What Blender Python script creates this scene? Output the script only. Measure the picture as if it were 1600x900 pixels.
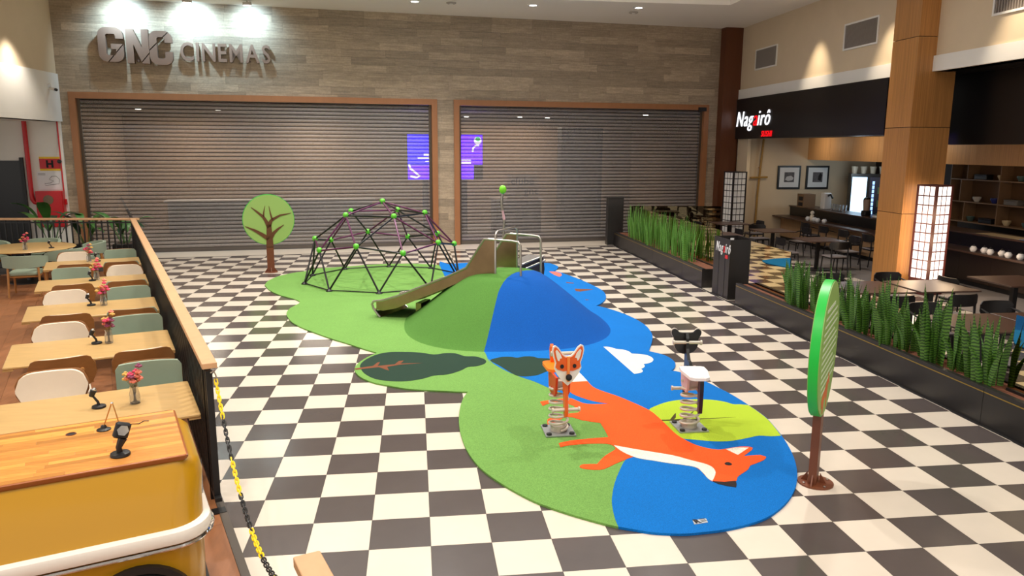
import bpy, bmesh, math, random
from mathutils import Matrix, Vector
from math import sin, cos, pi, radians, sqrt, atan2, hypot
random.seed(7)
for o in list(bpy.data.objects): bpy.data.objects.remove(o)
SC = bpy.context.scene
COL = SC.collection

# ---------------------------------------------------------------- camera, world, exposure, big lights
cam_d = bpy.data.cameras.new('camera'); cam = bpy.data.objects.new('camera', cam_d); COL.objects.link(cam)
cam_d.sensor_width = 36.0; cam_d.lens = 1180.76 / 1600 * 36.0; cam_d.clip_end = 200
_yaw, _pitch, _roll = -0.12836779, -0.183151503, 0.00519863635
_f = Vector((-sin(_yaw) * cos(_pitch), cos(_yaw) * cos(_pitch), sin(_pitch)))
_r = Vector((cos(_yaw), sin(_yaw), 0)); _u = _r.cross(_f)
_r, _u = cos(_roll) * _r + sin(_roll) * _u, -sin(_roll) * _r + cos(_roll) * _u
M = Matrix((( _r.x, _u.x, -_f.x, -3.6744), (_r.y, _u.y, -_f.y, -6.5069), (_r.z, _u.z, -_f.z, 2.8849), (0, 0, 0, 1)))
cam.matrix_world = M
SC.camera = cam

W = bpy.data.worlds.new('world'); SC.world = W; W.use_nodes = True
W.node_tree.nodes['Background'].inputs[0].default_value = (1.0, 0.94, 0.87, 1)
W.node_tree.nodes['Background'].inputs[1].default_value = 1.05
SC.view_settings.view_transform = 'Standard'; SC.view_settings.look = 'None'
SC.view_settings.gamma = 1.0; SC.view_settings.use_curve_mapping = False
SC.view_settings.exposure = 0.0
SC.cycles.use_denoising = True
SC.cycles.max_bounces = 7; SC.cycles.transparent_max_bounces = 16
SC.cycles.sample_clamp_indirect = 4.0
SC.cycles.caustics_reflective = False; SC.cycles.caustics_refractive = False

def lamp(name, kind, loc, energy, color=(1, .93, .84), size=.3, target=None, spot=None, blend=.6, sy=None):
    d = bpy.data.lights.new(name, kind); d.energy = energy; d.color = color
    if kind == 'AREA':
        d.size = size
        if sy: d.shape = 'RECTANGLE'; d.size_y = sy
    else: d.shadow_soft_size = size
    if kind == 'SPOT': d.spot_size = spot; d.spot_blend = blend
    o = bpy.data.objects.new(name, d); COL.objects.link(o); o.location = loc
    if target is not None:
        o.rotation_euler = (Vector(target) - Vector(loc)).to_track_quat('-Z', 'Y').to_euler()
    return o
# recessed plaza downlights (a grid in the raised ceiling field)
for ix, x in enumerate((-6.2, -3.2, 1.4)):
    for iy, y in enumerate((-4.5, 2.8, 8.0, 12.6)):
        lamp('plaza_light', 'SPOT', (x, y, 7.0), (560, 760, 860, 820)[iy], (1, .95, .89), .11, (x, y, 0), radians(118), .8)
lamp('cove_light', 'AREA', (-2.2, 1.5, 7.22), 560, (1, .96, .9), 12.5, (-2.2, 1.5, 0), sy=22.)
# deck downlights over the cafe tables
for k, (x, y) in enumerate([(-6.4, .2), (-7.9, 3.2), (-9.1, 6.6), (-10.6, 9.8), (-12.3, 12.6), (-6.6, -3.4)]):
    lamp('deck_light', 'SPOT', (x, y, 5.6), 260, (1, .92, .8), .1, (x, y, 0), radians(100), .8)
# cool wall-washers over the cinema lettering
LIGHTS_WASH = [(-7.1, 230), (-5.45, 270), (-4.0, 170)]
# warm accents on the restaurant fascia
for y in (12.3, 9.25, 5.7):
    lamp('fascia_spot', 'SPOT', (5.75, y, 6.45), 330, (1, .84, .62), .05, (6.55, y, 4.3), radians(50), 1.)
# restaurant interior
for (x, y, e) in [(4.4, 4.4, 14), (4.0, 1.2, 18), (6.2, 5.2, 22), (6.2, 11.2, 14), (5.0, 13.6, 8), (7.6, 15.2, 10)]:
    lamp('restaurant_spot', 'SPOT', (x, y, 3.12), e, (1, .74, .45), .06, (x, y, 0), radians(110), .8)
for y in (15.8, 13.4, 11.0, 6.2, 4.0): lamp('header_spot', 'SPOT', (8.1, y, 3.1), 26, (1, .8, .55), .08, (9.0, y, 2.85), radians(150), 1.)
lamp('kitchen_glow', 'POINT', (9.5, 14.9, 2.3), 26, (.75, .9, 1), .15)
lamp('side_wall_glow', 'SPOT', (7.2, 14.6, 3.1), 40, (1, .8, .55), .1, (7.4, 16.9, 1.3), radians(80), .9)
lamp('shelf_glow', 'POINT', (9.6, 9.6, 2.45), 8, (1, .7, .4), .1)
# cinema lobby

# ---------------------------------------------------------------- helpers
def lin(c):
    return tuple(((v / 255) / 12.92 if v / 255 <= .04045 else ((v / 255 + .055) / 1.055) ** 2.4) for v in c)
MATS = {}
def mat(name, rgb, rough=.5, metal=0., var=.0, vscale=6., stretch=(1, 1, 1), bump=0., bscale=60., rnd=0., emit=None, estr=0., alpha=1., trans=0., coat=0., spec=.5, grain=None):
    if name in MATS: return MATS[name]
    m = bpy.data.materials.new(name); m.use_nodes = True; nt = m.node_tree; N = nt.nodes; b = N['Principled BSDF']
    c = lin(rgb); b.inputs['Base Color'].default_value = (*c, 1)
    b.inputs['Roughness'].default_value = rough; b.inputs['Metallic'].default_value = metal
    b.inputs['Specular IOR Level'].default_value = spec
    if coat: b.inputs['Coat Weight'].default_value = coat; b.inputs['Coat Roughness'].default_value = .08
    if emit: b.inputs['Emission Color'].default_value = (*lin(emit), 1); b.inputs['Emission Strength'].default_value = estr
    if trans: b.inputs['Transmission Weight'].default_value = trans
    if alpha < 1: b.inputs['Alpha'].default_value = alpha
    L = nt.links
    if var or bump or rnd or grain:
        geo = N.new('ShaderNodeNewGeometry'); mp = N.new('ShaderNodeMapping'); L.new(geo.outputs['Position'], mp.inputs['Vector'])
        mp.inputs['Scale'].default_value = stretch
        oi = N.new('ShaderNodeObjectInfo')
        if rnd:
            ad = N.new('ShaderNodeVectorMath'); ad.operation = 'ADD'; ml = N.new('ShaderNodeMath'); ml.operation = 'MULTIPLY'; ml.inputs[1].default_value = 37.
            L.new(oi.outputs['Random'], ml.inputs[0]); L.new(mp.outputs[0], ad.inputs[0]); L.new(ml.outputs[0], ad.inputs[1]); vec = ad.outputs[0]
        else: vec = mp.outputs[0]
        nz = N.new('ShaderNodeTexNoise'); nz.inputs['Scale'].default_value = vscale; nz.inputs['Detail'].default_value = 6; nz.inputs['Roughness'].default_value = .6
        L.new(vec, nz.inputs['Vector'])
        hsv = N.new('ShaderNodeHueSaturation'); hsv.inputs['Color'].default_value = (*c, 1)
        mr = N.new('ShaderNodeMapRange'); L.new(nz.outputs['Fac'], mr.inputs['Value'])
        mr.inputs['From Min'].default_value = .25; mr.inputs['From Max'].default_value = .75
        mr.inputs['To Min'].default_value = 1 - var; mr.inputs['To Max'].default_value = 1 + var
        val = mr.outputs[0]
        if rnd:
            r2 = N.new('ShaderNodeMapRange'); L.new(oi.outputs['Random'], r2.inputs['Value']); r2.inputs['To Min'].default_value = 1 - rnd; r2.inputs['To Max'].default_value = 1 + rnd
            mm = N.new('ShaderNodeMath'); mm.operation = 'MULTIPLY'; L.new(val, mm.inputs[0]); L.new(r2.outputs[0], mm.inputs[1]); val = mm.outputs[0]
        if grain:
            n3 = N.new('ShaderNodeTexNoise'); n3.inputs['Scale'].default_value = grain[1]; n3.inputs['Detail'].default_value = 1
            L.new(geo.outputs['Position'], n3.inputs['Vector'])
            r3 = N.new('ShaderNodeMapRange'); L.new(n3.outputs['Fac'], r3.inputs['Value']); r3.inputs['From Min'].default_value = .3; r3.inputs['From Max'].default_value = .7
            r3.inputs['To Min'].default_value = 1 - grain[0]; r3.inputs['To Max'].default_value = 1 + grain[0]
            m3 = N.new('ShaderNodeMath'); m3.operation = 'MULTIPLY'; L.new(val, m3.inputs[0]); L.new(r3.outputs[0], m3.inputs[1]); val = m3.outputs[0]
        L.new(val, hsv.inputs['Value']); L.new(hsv.outputs[0], b.inputs['Base Color'])
        if bump:
            nb = N.new('ShaderNodeTexNoise'); nb.inputs['Scale'].default_value = bscale; nb.inputs['Detail'].default_value = 2
            L.new(mp.outputs[0], nb.inputs['Vector'])
            bp = N.new('ShaderNodeBump'); bp.inputs['Strength'].default_value = bump; bp.inputs['Distance'].default_value = .01
            L.new(nb.outputs['Fac'], bp.inputs['Height']); L.new(bp.outputs[0], b.inputs['Normal'])
    MATS[name] = m; return m

class MB:
    def __init__(s): s.v = []; s.f = []; s.m = []; s.mi = 0
    def add(s, vs, fs):
        n = len(s.v); s.v += [tuple(p) for p in vs]; s.f += [tuple(i + n for i in f) for f in fs]; s.m += [s.mi] * len(fs); return s
    def box(s, x0, x1, y0, y1, z0, z1):
        return s.add([(x0, y0, z0), (x1, y0, z0), (x1, y1, z0), (x0, y1, z0), (x0, y0, z1), (x1, y0, z1), (x1, y1, z1), (x0, y1, z1)],
                     [(0, 3, 2, 1), (4, 5, 6, 7), (0, 1, 5, 4), (1, 2, 6, 5), (2, 3, 7, 6), (3, 0, 4, 7)])
    def rbox(s, x0, x1, y0, y1, z0, z1, r=.01, n=3):
        """box with rounded vertical edges and a soft rim"""
        pts = rrect(x0, x1, y0, y1, r, n); e = min(r, (z1 - z0) / 2) * .5
        cx, cy = (x0 + x1) / 2, (y0 + y1) / 2
        def ins(p, d):
            fx = 1 - d / max((x1 - x0) / 2, 1e-6); fy = 1 - d / max((y1 - y0) / 2, 1e-6)
            return (cx + (p[0] - cx) * fx, cy + (p[1] - cy) * fy)
        rings = [[(*ins(p, e), z0) for p in pts], [(*p, z0 + e) for p in pts], [(*p, z1 - e) for p in pts], [(*ins(p, e), z1) for p in pts]]
        return s.loft(rings)
    def loft(s, rings, caps=True, closed=True):
        k = len(rings[0]); vs = [p for r in rings for p in r]; fs = []
        for a in range(len(rings) - 1):
            for i in range(k if closed else k - 1):
                j = (i + 1) % k; fs.append((a * k + i, a * k + j, (a + 1) * k + j, (a + 1) * k + i))
        if caps: fs.append(tuple(reversed(range(k)))); fs.append(tuple((len(rings) - 1) * k + i for i in range(k)))
        return s.add(vs, fs)
    def prism(s, poly, z0, z1):
        return s.loft([[(x, y, z0) for x, y in poly], [(x, y, z1) for x, y in poly]])
    def plate(s, poly, fn, t):
        """2-D outline pushed through fn(a,b,c) with c in (-t/2,t/2)"""
        return s.loft([[fn(a, b, -t / 2) for a, b in poly], [fn(a, b, t / 2) for a, b in poly]])
    def tube(s, path, r, n=8, closed=False, caps=True):
        P = [Vector(p) for p in path]; rings = []; k = len(P); prev = None
        rr = r if isinstance(r, (list, tuple)) else [r] * k
        for i in range(k):
            if closed: t = (P[(i + 1) % k] - P[i - 1])
            else: t = P[min(i + 1, k - 1)] - P[max(i - 1, 0)]
            t.normalize()
            if prev is None:
                a = Vector((0, 0, 1)) if abs(t.z) < .9 else Vector((1, 0, 0)); nrm = t.cross(a).normalized()
            else:
                nrm = prev - t * prev.dot(t)
                nrm = nrm.normalized() if nrm.length > 1e-6 else t.orthogonal().normalized()
            prev = nrm; bi = t.cross(nrm)
            rings.append([P[i] + (nrm * cos(2 * pi * j / n) + bi * sin(2 * pi * j / n)) * rr[i] for j in range(n)])
        if closed:
            vs = [p for q in rings for p in q]; fs = []
            for a in range(k):
                for j in range(n):
                    b_ = (a + 1) % k; fs.append((a * n + j, a * n + (j + 1) % n, b_ * n + (j + 1) % n, b_ * n + j))
            return s.add(vs, fs)
        return s.loft(rings, caps)
    def lathe(s, prof, c=(0, 0, 0), n=20, caps=True):
        rings = [[(c[0] + r * cos(2 * pi * j / n), c[1] + r * sin(2 * pi * j / n), c[2] + z) for j in range(n)] for r, z in prof]
        return s.loft(rings, caps)
    def ball(s, c, r, n=10, sz=1.):
        return s.lathe([(max(r * sin(pi * k / n), 1e-4), -r * sz * cos(pi * k / n)) for k in range(n + 1)], c, 12)
    def xf(s, mtx):
        s.v = [tuple(mtx @ Vector(p)) for p in s.v]; return s
    def mesh(s, name, mats, smooth=False):
        me = bpy.data.meshes.new(name); me.from_pydata(s.v, [], s.f)
        for m in (mats if isinstance(mats, (list, tuple)) else [mats]): me.materials.append(m)
        if any(s.m): me.polygons.foreach_set('material_index', s.m)
        bm = bmesh.new(); bm.from_mesh(me); bmesh.ops.recalc_face_normals(bm, faces=bm.faces); bm.to_mesh(me); bm.free()
        if smooth:
            me.polygons.foreach_set('use_smooth', [True] * len(me.polygons))
            try: me.set_sharp_from_angle(angle=radians(40))
            except Exception: pass
        me.update(); return me
def rrect(x0, x1, y0, y1, r, n=4):
    out = []
    for cx, cy, a0 in ((x1 - r, y1 - r, 0), (x0 + r, y1 - r, 90), (x0 + r, y0 + r, 180), (x1 - r, y0 + r, 270)):
        for k in range(n + 1): a = radians(a0 + 90 * k / n); out.append((cx + r * cos(a), cy + r * sin(a)))
    return out
def obj(name, mb, m=None, parent=None, smooth=False, mtx=None, **props):
    me = mb.mesh(name, m, smooth) if isinstance(mb, MB) else mb
    o = bpy.data.objects.new(name, me); COL.objects.link(o)
    if parent is not None: o.parent = parent
    if mtx is not None:
        if parent is not None: o.matrix_local = mtx
        else: o.matrix_world = mtx
    for k, v in props.items(): o[k] = v
    return o
def thing(name, label, cat, mtx=None, group=None, parent=None):
    o = bpy.data.objects.new(name, None); COL.objects.link(o); o.empty_display_size = .1
    if mtx is not None: o.matrix_world = mtx if isinstance(mtx, Matrix) else Matrix.Translation(Vector(mtx))
    o['label'] = label; o['category'] = cat
    if group: o['group'] = group
    return o
def dup(root, mtx, label=None, group=None):
    r = root.copy(); COL.objects.link(r); r.matrix_world = mtx
    if label: r['label'] = label
    if group: r['group'] = group
    for ch in list(root.children):
        c = ch.copy(); COL.objects.link(c); c.parent = r
        for g in list(ch.children):
            d = g.copy(); COL.objects.link(d); d.parent = c
    return r
def TR(x, y, z=0, rz=0): return Matrix.Translation((x, y, z)) @ Matrix.Rotation(rz, 4, 'Z')
def text_mesh(txt, size, extrude, shear=0., sx=1., offset=0.):
    cu = bpy.data.curves.new('lettering', 'FONT'); cu.body = txt; cu.size = size; cu.extrude = extrude; cu.shear = shear; cu.resolution_u = 3; cu.offset = offset
    o = bpy.data.objects.new('lettering', cu); COL.objects.link(o)
    bpy.context.view_layer.update()
    me = bpy.data.meshes.new_from_object(o.evaluated_get(bpy.context.evaluated_depsgraph_get()))
    bpy.data.objects.remove(o)
    if sx != 1.: me.transform(Matrix.Diagonal((sx, 1, 1, 1)))
    return me
def struct(name, mb, m, mtx=None, smooth=False, label=None):
    o = obj(name, mb, m, None, smooth, mtx); o['kind'] = 'structure'
    if label: o['label'] = label
    return o
ORD = ['first', 'second', 'third', 'fourth', 'fifth', 'sixth', 'seventh', 'eighth', 'ninth', 'tenth', 'eleventh', 'twelfth', 'thirteenth', 'fourteenth', 'fifteenth', 'sixteenth', 'seventeenth', 'eighteenth', 'nineteenth', 'twentieth', 'twenty-first', 'twenty-second', 'twenty-third', 'twenty-fourth']

DECK = TR(-5.375, -.369, 0, radians(21.2))       # x across the deck (rail at 0), y along the rail
WALL = TR(-4.0, 16.0, 0, radians(7))             # x along the cinema wall, y into the cinema
def inpoly(x, y, P):
    c = False; j = len(P) - 1
    for i in range(len(P)):
        if (P[i][1] > y) != (P[j][1] > y) and x < (P[j][0] - P[i][0]) * (y - P[i][1]) / (P[j][1] - P[i][1]) + P[i][0]: c = not c
        j = i
    return c

# ---------------------------------------------------------------- materials
m_white = mat('white_paint', (232, 228, 222), .7, var=.02, vscale=2)
m_beige = mat('beige_paint', (214, 194, 165), .75, var=.03, vscale=2)
m_ceil = mat('ceiling_paint', (240, 232, 222), .8)
m_tileL = mat('cream_tile', (216, 204, 188), .16, var=.04, vscale=2.5, rnd=.03)
m_tileD = mat('charcoal_tile', (82, 74, 72), .16, var=.07, vscale=3, rnd=.05)
m_grout = mat('grout', (60, 56, 54), .9)
m_black = mat('black_metal', (20, 19, 20), .45)
m_blackg = mat('black_gloss', (14, 12, 14), .3)
m_oak = mat('oak', (186, 142, 84), .38, var=.12, vscale=5, stretch=(1, 1, 1), rnd=.04)
m_rail = mat('rail_wood', (205, 160, 118), .42, var=.08, vscale=8, rnd=.02)
m_frame = mat('orange_wood', (158, 106, 68), .4, var=.08, vscale=6, stretch=(1, 1, .2))
m_dwood = mat('dark_brown_wood', (96, 52, 28), .4, var=.1, vscale=6, stretch=(2, 2, .15))
m_colwood = mat('column_veneer', (178, 124, 68), .42, var=.3, vscale=7, stretch=(7, 7, .1), rnd=.06)
m_header = mat('header_veneer', (196, 150, 102), .5, var=.2, vscale=8, stretch=(6, 6, .1), rnd=.06)
m_plank = mat('grey_wood_porcelain', (164, 146, 124), .5, var=.3, vscale=5, stretch=(.5, .5, 6), rnd=.2, grain=(.08, 22))
m_stone = mat('sill_stone', (196, 184, 168), .45, var=.05, vscale=3)
m_vinyl = mat('deck_vinyl', (150, 98, 62), .45, var=.2, vscale=5, stretch=(3, .6, 1), rnd=.1)
m_steel = mat('brushed_steel', (190, 184, 176), .3, 1.)
m_chrome = mat('chrome', (225, 225, 225), .12, 1.)
m_red = mat('fire_red', (196, 24, 32), .35)
m_yellow = mat('sign_yellow', (235, 190, 40), .5)
m_paper = mat('paper', (226, 224, 226), .8)
m_ink = mat('ink', (28, 26, 28), .8)

# ---------------------------------------------------------------- polygons of the play mat (plan, metres)
MAT=[(-6.844,9.759),(-6.858,10.233),(-6.75,10.793),(-6.502,11.231),(-6.233,11.484),(-6.016,11.868),(-5.399,12.059),(-4.999,12.257),(-4.428,12.435),(-3.825,12.431),(-3.428,12.319),(-3.085,12.076),(-2.871,12.267),(-2.707,12.337),(-2.379,12.414),(-1.883,12.5),(-1.225,12.493),(-0.743,12.393),(-0.465,12.224),(-0.306,12.144),(-0.207,11.751),(-0.215,11.495),(-0.34,11.109),(-0.441,10.955),(-0.293,10.649),(-0.166,10.159),(-0.06,9.696),(0.054,8.988),(0.111,8.334),(0.041,7.8),(-0.075,7.413),(-0.251,7.058),(-0.376,6.895),(-0.284,6.753),(-0.162,6.493),(-0.048,6.153),(0.028,5.787),(0.064,5.321),(0.033,4.924),(-0.04,4.563),(-0.176,4.166),(-0.31,3.846),(-0.37,3.674),(-0.3,3.597),(-0.216,3.452),(-0.183,3.249),(-0.205,3.029),(-0.294,2.825),(-0.375,2.716),(-0.294,2.649),(-0.219,2.498),(-0.106,2.239),(-0.035,1.92),(0.009,1.719),(0.043,1.436),(0.052,1.301),(0.066,1.086),(0.064,0.862),(0.035,0.653),(-0.015,0.369),(-0.101,0.028),(-0.202,-0.267),(-0.323,-0.535),(-0.469,-0.779),(-0.629,-0.979),(-0.8,-1.142),(-0.967,-1.263),(-1.153,-1.345),(-1.364,-1.401),(-1.535,-1.42),(-1.689,-1.427),(-1.813,-1.407),(-1.942,-1.372),(-2.047,-1.32),(-2.158,-1.267),(-2.258,-1.202),(-2.449,-1.052),(-2.608,-0.907),(-2.747,-0.754),(-2.926,-0.479),(-3.061,-0.216),(-3.154,0.047),(-3.219,0.388),(-3.25,0.793),(-3.248,1.162),(-3.222,1.48),(-3.184,1.756),(-3.142,1.956),(-3.084,2.14),(-3.205,2.16),(-3.318,2.19),(-3.621,2.273),(-3.82,2.345),(-4.039,2.496),(-4.233,2.647),(-4.407,2.908),(-4.495,3.231),(-4.472,3.5),(-4.379,3.775),(-4.242,4.028),(-4.484,4.314),(-4.731,4.64),(-4.944,4.894),(-5.379,5.498),(-5.617,5.878),(-5.775,6.223),(-5.93,6.79),(-5.938,7.277),(-5.854,7.87),(-6.331,8.534),(-6.614,9.06),(-6.795,9.565)]
BLUE=[(-3.085,12.076),(-2.871,12.267),(-2.707,12.337),(-2.379,12.414),(-1.883,12.5),(-1.225,12.493),(-0.743,12.393),(-0.465,12.224),(-0.306,12.144),(-0.207,11.751),(-0.215,11.495),(-0.34,11.109),(-0.441,10.955),(-0.293,10.649),(-0.166,10.159),(-0.06,9.696),(0.054,8.988),(0.111,8.334),(0.041,7.8),(-0.075,7.413),(-0.251,7.058),(-0.376,6.895),(-0.284,6.753),(-0.162,6.493),(-0.048,6.153),(0.028,5.787),(0.064,5.321),(0.033,4.924),(-0.04,4.563),(-0.176,4.166),(-0.31,3.846),(-0.37,3.674),(-0.3,3.597),(-0.216,3.452),(-0.183,3.249),(-0.205,3.029),(-0.294,2.825),(-0.375,2.716),(-0.294,2.649),(-0.219,2.498),(-0.106,2.239),(-0.035,1.92),(0.009,1.719),(0.043,1.436),(0.052,1.301),(0.066,1.086),(0.064,0.862),(0.035,0.653),(-0.015,0.369),(-0.101,0.028),(-0.202,-0.267),(-0.323,-0.535),(-0.469,-0.779),(-0.629,-0.979),(-0.8,-1.142),(-0.967,-1.263),(-1.153,-1.345),(-1.364,-1.401),(-1.535,-1.42),(-1.689,-1.427),(-1.813,-1.407),(-1.942,-1.372),(-2.047,-1.32),(-2.158,-1.267),(-2.151,-1.144),(-2.122,-0.953),(-2.082,-0.785),(-1.989,-0.519),(-1.859,-0.232),(-1.758,-0.042),(-1.66,0.037),(-1.634,0.237),(-1.567,0.707),(-1.741,1.25),(-1.909,1.724),(-1.936,1.89),(-2.087,2.163),(-2.23,2.449),(-2.351,2.624),(-2.492,2.872),(-2.63,3.219),(-2.684,3.46),(-2.715,3.692),(-2.717,3.966)]
FOX=[(-1.785,2.36),(-1.57,2.376),(-1.557,2.154),(-1.487,1.984),(-1.353,1.778),(-1.237,1.536),(-1.126,1.263),(-1.098,1.075),(-1.083,0.819),(-1.076,0.597),(-1.052,0.436),(-0.987,0.252),(-0.898,0.144),(-0.803,0.09),(-0.734,0.101),(-0.676,0.115),(-0.561,0.139),(-0.473,0.129),(-0.45,0.094),(-0.487,0.04),(-0.621,-0.084),(-0.556,-0.082),(-0.454,-0.082),(-0.418,-0.129),(-0.468,-0.192),(-0.59,-0.266),(-0.656,-0.301),(-0.71,-0.38),(-0.798,-0.453),(-0.877,-0.525),(-0.921,-0.599),(-1.03,-0.605),(-1.131,-0.582),(-1.148,-0.52),(-1.148,-0.398),(-1.164,-0.285),(-1.283,-0.141),(-1.475,0.03),(-1.644,0.03),(-1.772,-0.041),(-1.889,-0.123),(-2.009,-0.215),(-2.1,-0.224),(-2.209,-0.178),(-2.219,-0.134),(-2.178,-0.096),(-2.048,-0.105),(-1.959,0.032),(-1.88,0.123),(-1.785,0.222),(-1.791,0.32),(-1.845,0.367),(-2.0,0.385),(-2.202,0.371),(-2.308,0.331),(-2.306,0.429),(-2.18,0.481),(-1.997,0.51),(-1.776,0.528),(-1.764,0.748),(-1.761,0.935),(-1.939,1.038),(-2.014,1.129),(-2.123,1.132),(-2.271,0.936),(-2.325,0.942),(-2.3,1.101),(-2.216,1.162),(-2.065,1.246),(-1.954,1.264),(-1.91,1.3),(-1.932,1.504),(-2.031,1.603),(-2.176,1.62),(-2.28,1.533),(-2.285,1.677),(-2.158,1.719),(-2.0,1.758),(-1.9,1.746),(-1.812,1.578),(-1.691,1.521),(-1.512,1.522),(-1.629,1.591),(-1.73,1.693),(-1.832,1.855),(-1.876,2.004),(-1.863,2.176)]
TIP=[(-1.841,2.568),(-1.707,2.82),(-1.596,2.779),(-1.581,2.58),(-1.57,2.376),(-1.785,2.36)]
BELLY=[(-1.13,-0.578),(-1.065,-0.476),(-1.024,-0.385),(-1.019,-0.288),(-1.062,-0.211),(-1.154,-0.127),(-1.283,0.002),(-1.451,0.105),(-1.612,0.202),(-1.78,0.312),(-1.748,0.171),(-1.692,0.056),(-1.618,-0.029),(-1.512,-0.086),(-1.388,-0.159),(-1.261,-0.217),(-1.164,-0.285),(-1.148,-0.398),(-1.148,-0.52)]
EARW=[(-0.724,0.092),(-0.607,0.121),(-0.486,0.101),(-0.666,-0.056)]
NOSE=[(-1.129,-0.582),(-1.03,-0.607),(-0.924,-0.598),(-0.943,-0.661),(-0.974,-0.72),(-1.041,-0.687),(-1.101,-0.636)]
EYE=[(-0.874,-0.233),(-0.844,-0.207),(-0.82,-0.21),(-0.809,-0.24),(-0.818,-0.268),(-0.85,-0.279),(-0.873,-0.262)]
LIME=[(-1.126,1.263),(-0.994,1.398),(-0.82,1.511),(-0.65,1.559),(-0.464,1.561),(-0.294,1.519),(-0.173,1.438),(-0.106,1.341),(-0.033,1.333),(0.05,1.297),(0.064,1.082),(0.062,0.859),(0.033,0.65),(-0.019,0.369),(-0.134,0.365),(-0.243,0.395),(-0.402,0.344),(-0.572,0.295),(-0.731,0.297),(-0.897,0.35),(-1.048,0.41),(-1.076,0.597),(-1.083,0.819),(-1.098,1.075)]
CLOUD=[(-0.96,3.989),(-0.879,3.966),(-0.806,3.842),(-0.731,3.805),(-0.663,3.706),(-0.656,3.568),(-0.544,3.535),(-0.456,3.458),(-0.429,3.309),(-0.473,3.172),(-0.556,3.08),(-0.647,3.047),(-0.655,2.943),(-0.715,2.854),(-0.747,2.834),(-0.744,2.745),(-0.79,2.663),(-0.897,2.618)]
LEAF1=[(-4.434,3.434),(-4.388,3.647),(-4.262,3.895),(-4.089,4.025),(-3.873,4.022),(-3.638,3.962),(-3.443,3.839),(-3.279,3.889),(-3.135,3.859),(-3.019,3.705),(-2.878,3.676),(-2.765,3.533),(-2.745,3.403),(-2.788,3.283),(-2.899,3.191),(-3.012,3.168),(-3.114,3.02),(-3.288,2.867),(-3.469,2.832),(-3.616,2.711),(-3.808,2.636),(-4.013,2.659),(-4.208,2.777),(-4.349,3.013),(-4.417,3.252)]
LEAF2=[(-2.686,3.438),(-2.623,3.534),(-2.508,3.603),(-2.387,3.599),(-2.294,3.546),(-2.184,3.6),(-2.079,3.579),(-2.011,3.499),(-1.882,3.459),(-1.79,3.377),(-1.764,3.232),(-1.815,3.053),(-1.927,2.917),(-2.032,2.822),(-2.139,2.711),(-2.245,2.668),(-2.357,2.666),(-2.433,2.744),(-2.509,2.938),(-2.593,3.2)]
BR1=[(-4.497,3.261),(-4.261,3.354),(-4.21,3.517),(-4.176,3.529),(-4.202,3.347),(-3.976,3.399),(-3.927,3.549),(-3.859,3.573),(-3.9,3.427),(-3.608,3.42),(-3.899,3.375),(-4.074,3.288),(-4.043,3.108),(-4.182,3.285),(-4.476,3.2)]
BR2=[(-1.103,0.95),(-0.992,0.943),(-0.883,1.111),(-0.862,1.129),(-0.91,0.993),(-0.949,0.942),(-0.854,0.947),(-0.785,1.019),(-0.614,1.205),(-0.768,0.987),(-0.813,0.943),(-0.254,0.932),(-0.812,0.907),(-0.911,0.909),(-0.773,0.746),(-0.675,0.569),(-0.813,0.75),(-0.969,0.906),(-1.114,0.918)]
PINK=[(-0.552,10.852),(-0.431,10.84),(-0.33,10.57),(-0.369,10.258),(-0.449,10.108),(-0.516,10.38)]
BROWN=[(-0.417,8.609),(-0.037,8.499),(-0.369,8.284),(-0.441,8.347)]
LINE1=[(-0.443,9.398),(-0.279,9.302),(-0.309,9.226),(-0.437,9.286)]
LINE2=[(-0.449,7.483),(-0.369,7.449),(-0.441,7.407)]
PLAQ=[(-1.56,-1.245),(-1.444,-1.228),(-1.452,-1.289),(-1.568,-1.306)]


# ---------------------------------------------------------------- floor
def clip(poly, a, b, c):
    """keep a*x+b*y<=c"""
    out = []
    for i in range(len(poly)):
        p, q = poly[i - 1], poly[i]; dp = a * p[0] + b * p[1] - c; dq = a * q[0] + b * q[1] - c
        if (dp <= 0) != (dq <= 0):
            t = dp / (dp - dq); out.append((p[0] + (q[0] - p[0]) * t, p[1] + (q[1] - p[1]) * t))
        if dq <= 0: out.append(q)
    return out
dx, dy = cos(radians(21.2)), sin(radians(21.2)); DCUT = (-dx, -dy, -((-5.375) * dx + (-.369) * dy + .062))
wx, wy = -sin(radians(7)), cos(radians(7)); WCUT = (wx, wy, -4 * wx + 16 * wy - 1.1)
floor = struct('floor', MB().box(-19, 13, -14, 23, -.3, -.004), m_grout, label='checkered cream and charcoal tiled plaza floor')
T = .45; g = .0015
unit = {k: MB().box(g, T - g, g, T - g, -.012, 0).mesh('tile', m) for k, m in ((0, m_tileD), (1, m_tileL))}
cand = []; rest = {0: MB(), 1: MB()}
camP = Vector((-3.6744, -6.5069, 2.8849))
for i in range(-24, 15):
    for j in range(-15, 39):
        x, y = i * T, j * T; k = (i + j) % 2
        sq = [(x + g, y + g), (x + T - g, y + g), (x + T - g, y + T - g), (x + g, y + T - g)]
        pc = clip(clip(sq, *DCUT), *WCUT)
        if len(pc) < 3: continue
        full = len(pc) == 4 and abs(pc[0][0] - sq[3][0]) + abs(pc[0][1] - sq[3][1]) < 1e-6 or pc == sq
        c = Vector((x + T / 2, y + T / 2, 0)); q = M.inverted() @ c
        px = q.x / -q.z * 1180.76; py = q.y / -q.z * 1180.76
        seen = q.z < 0 and abs(px) < 790 and abs(py) < 440 and x < 2.2 and not all(inpoly(a, b, MAT) for a, b in sq)
        if full and seen and sorted(pc) == sorted(sq): cand.append(((c - camP).length, x, y, k))
        else: rest[k].prism(pc, -.012, 0)
cand.sort()
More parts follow.
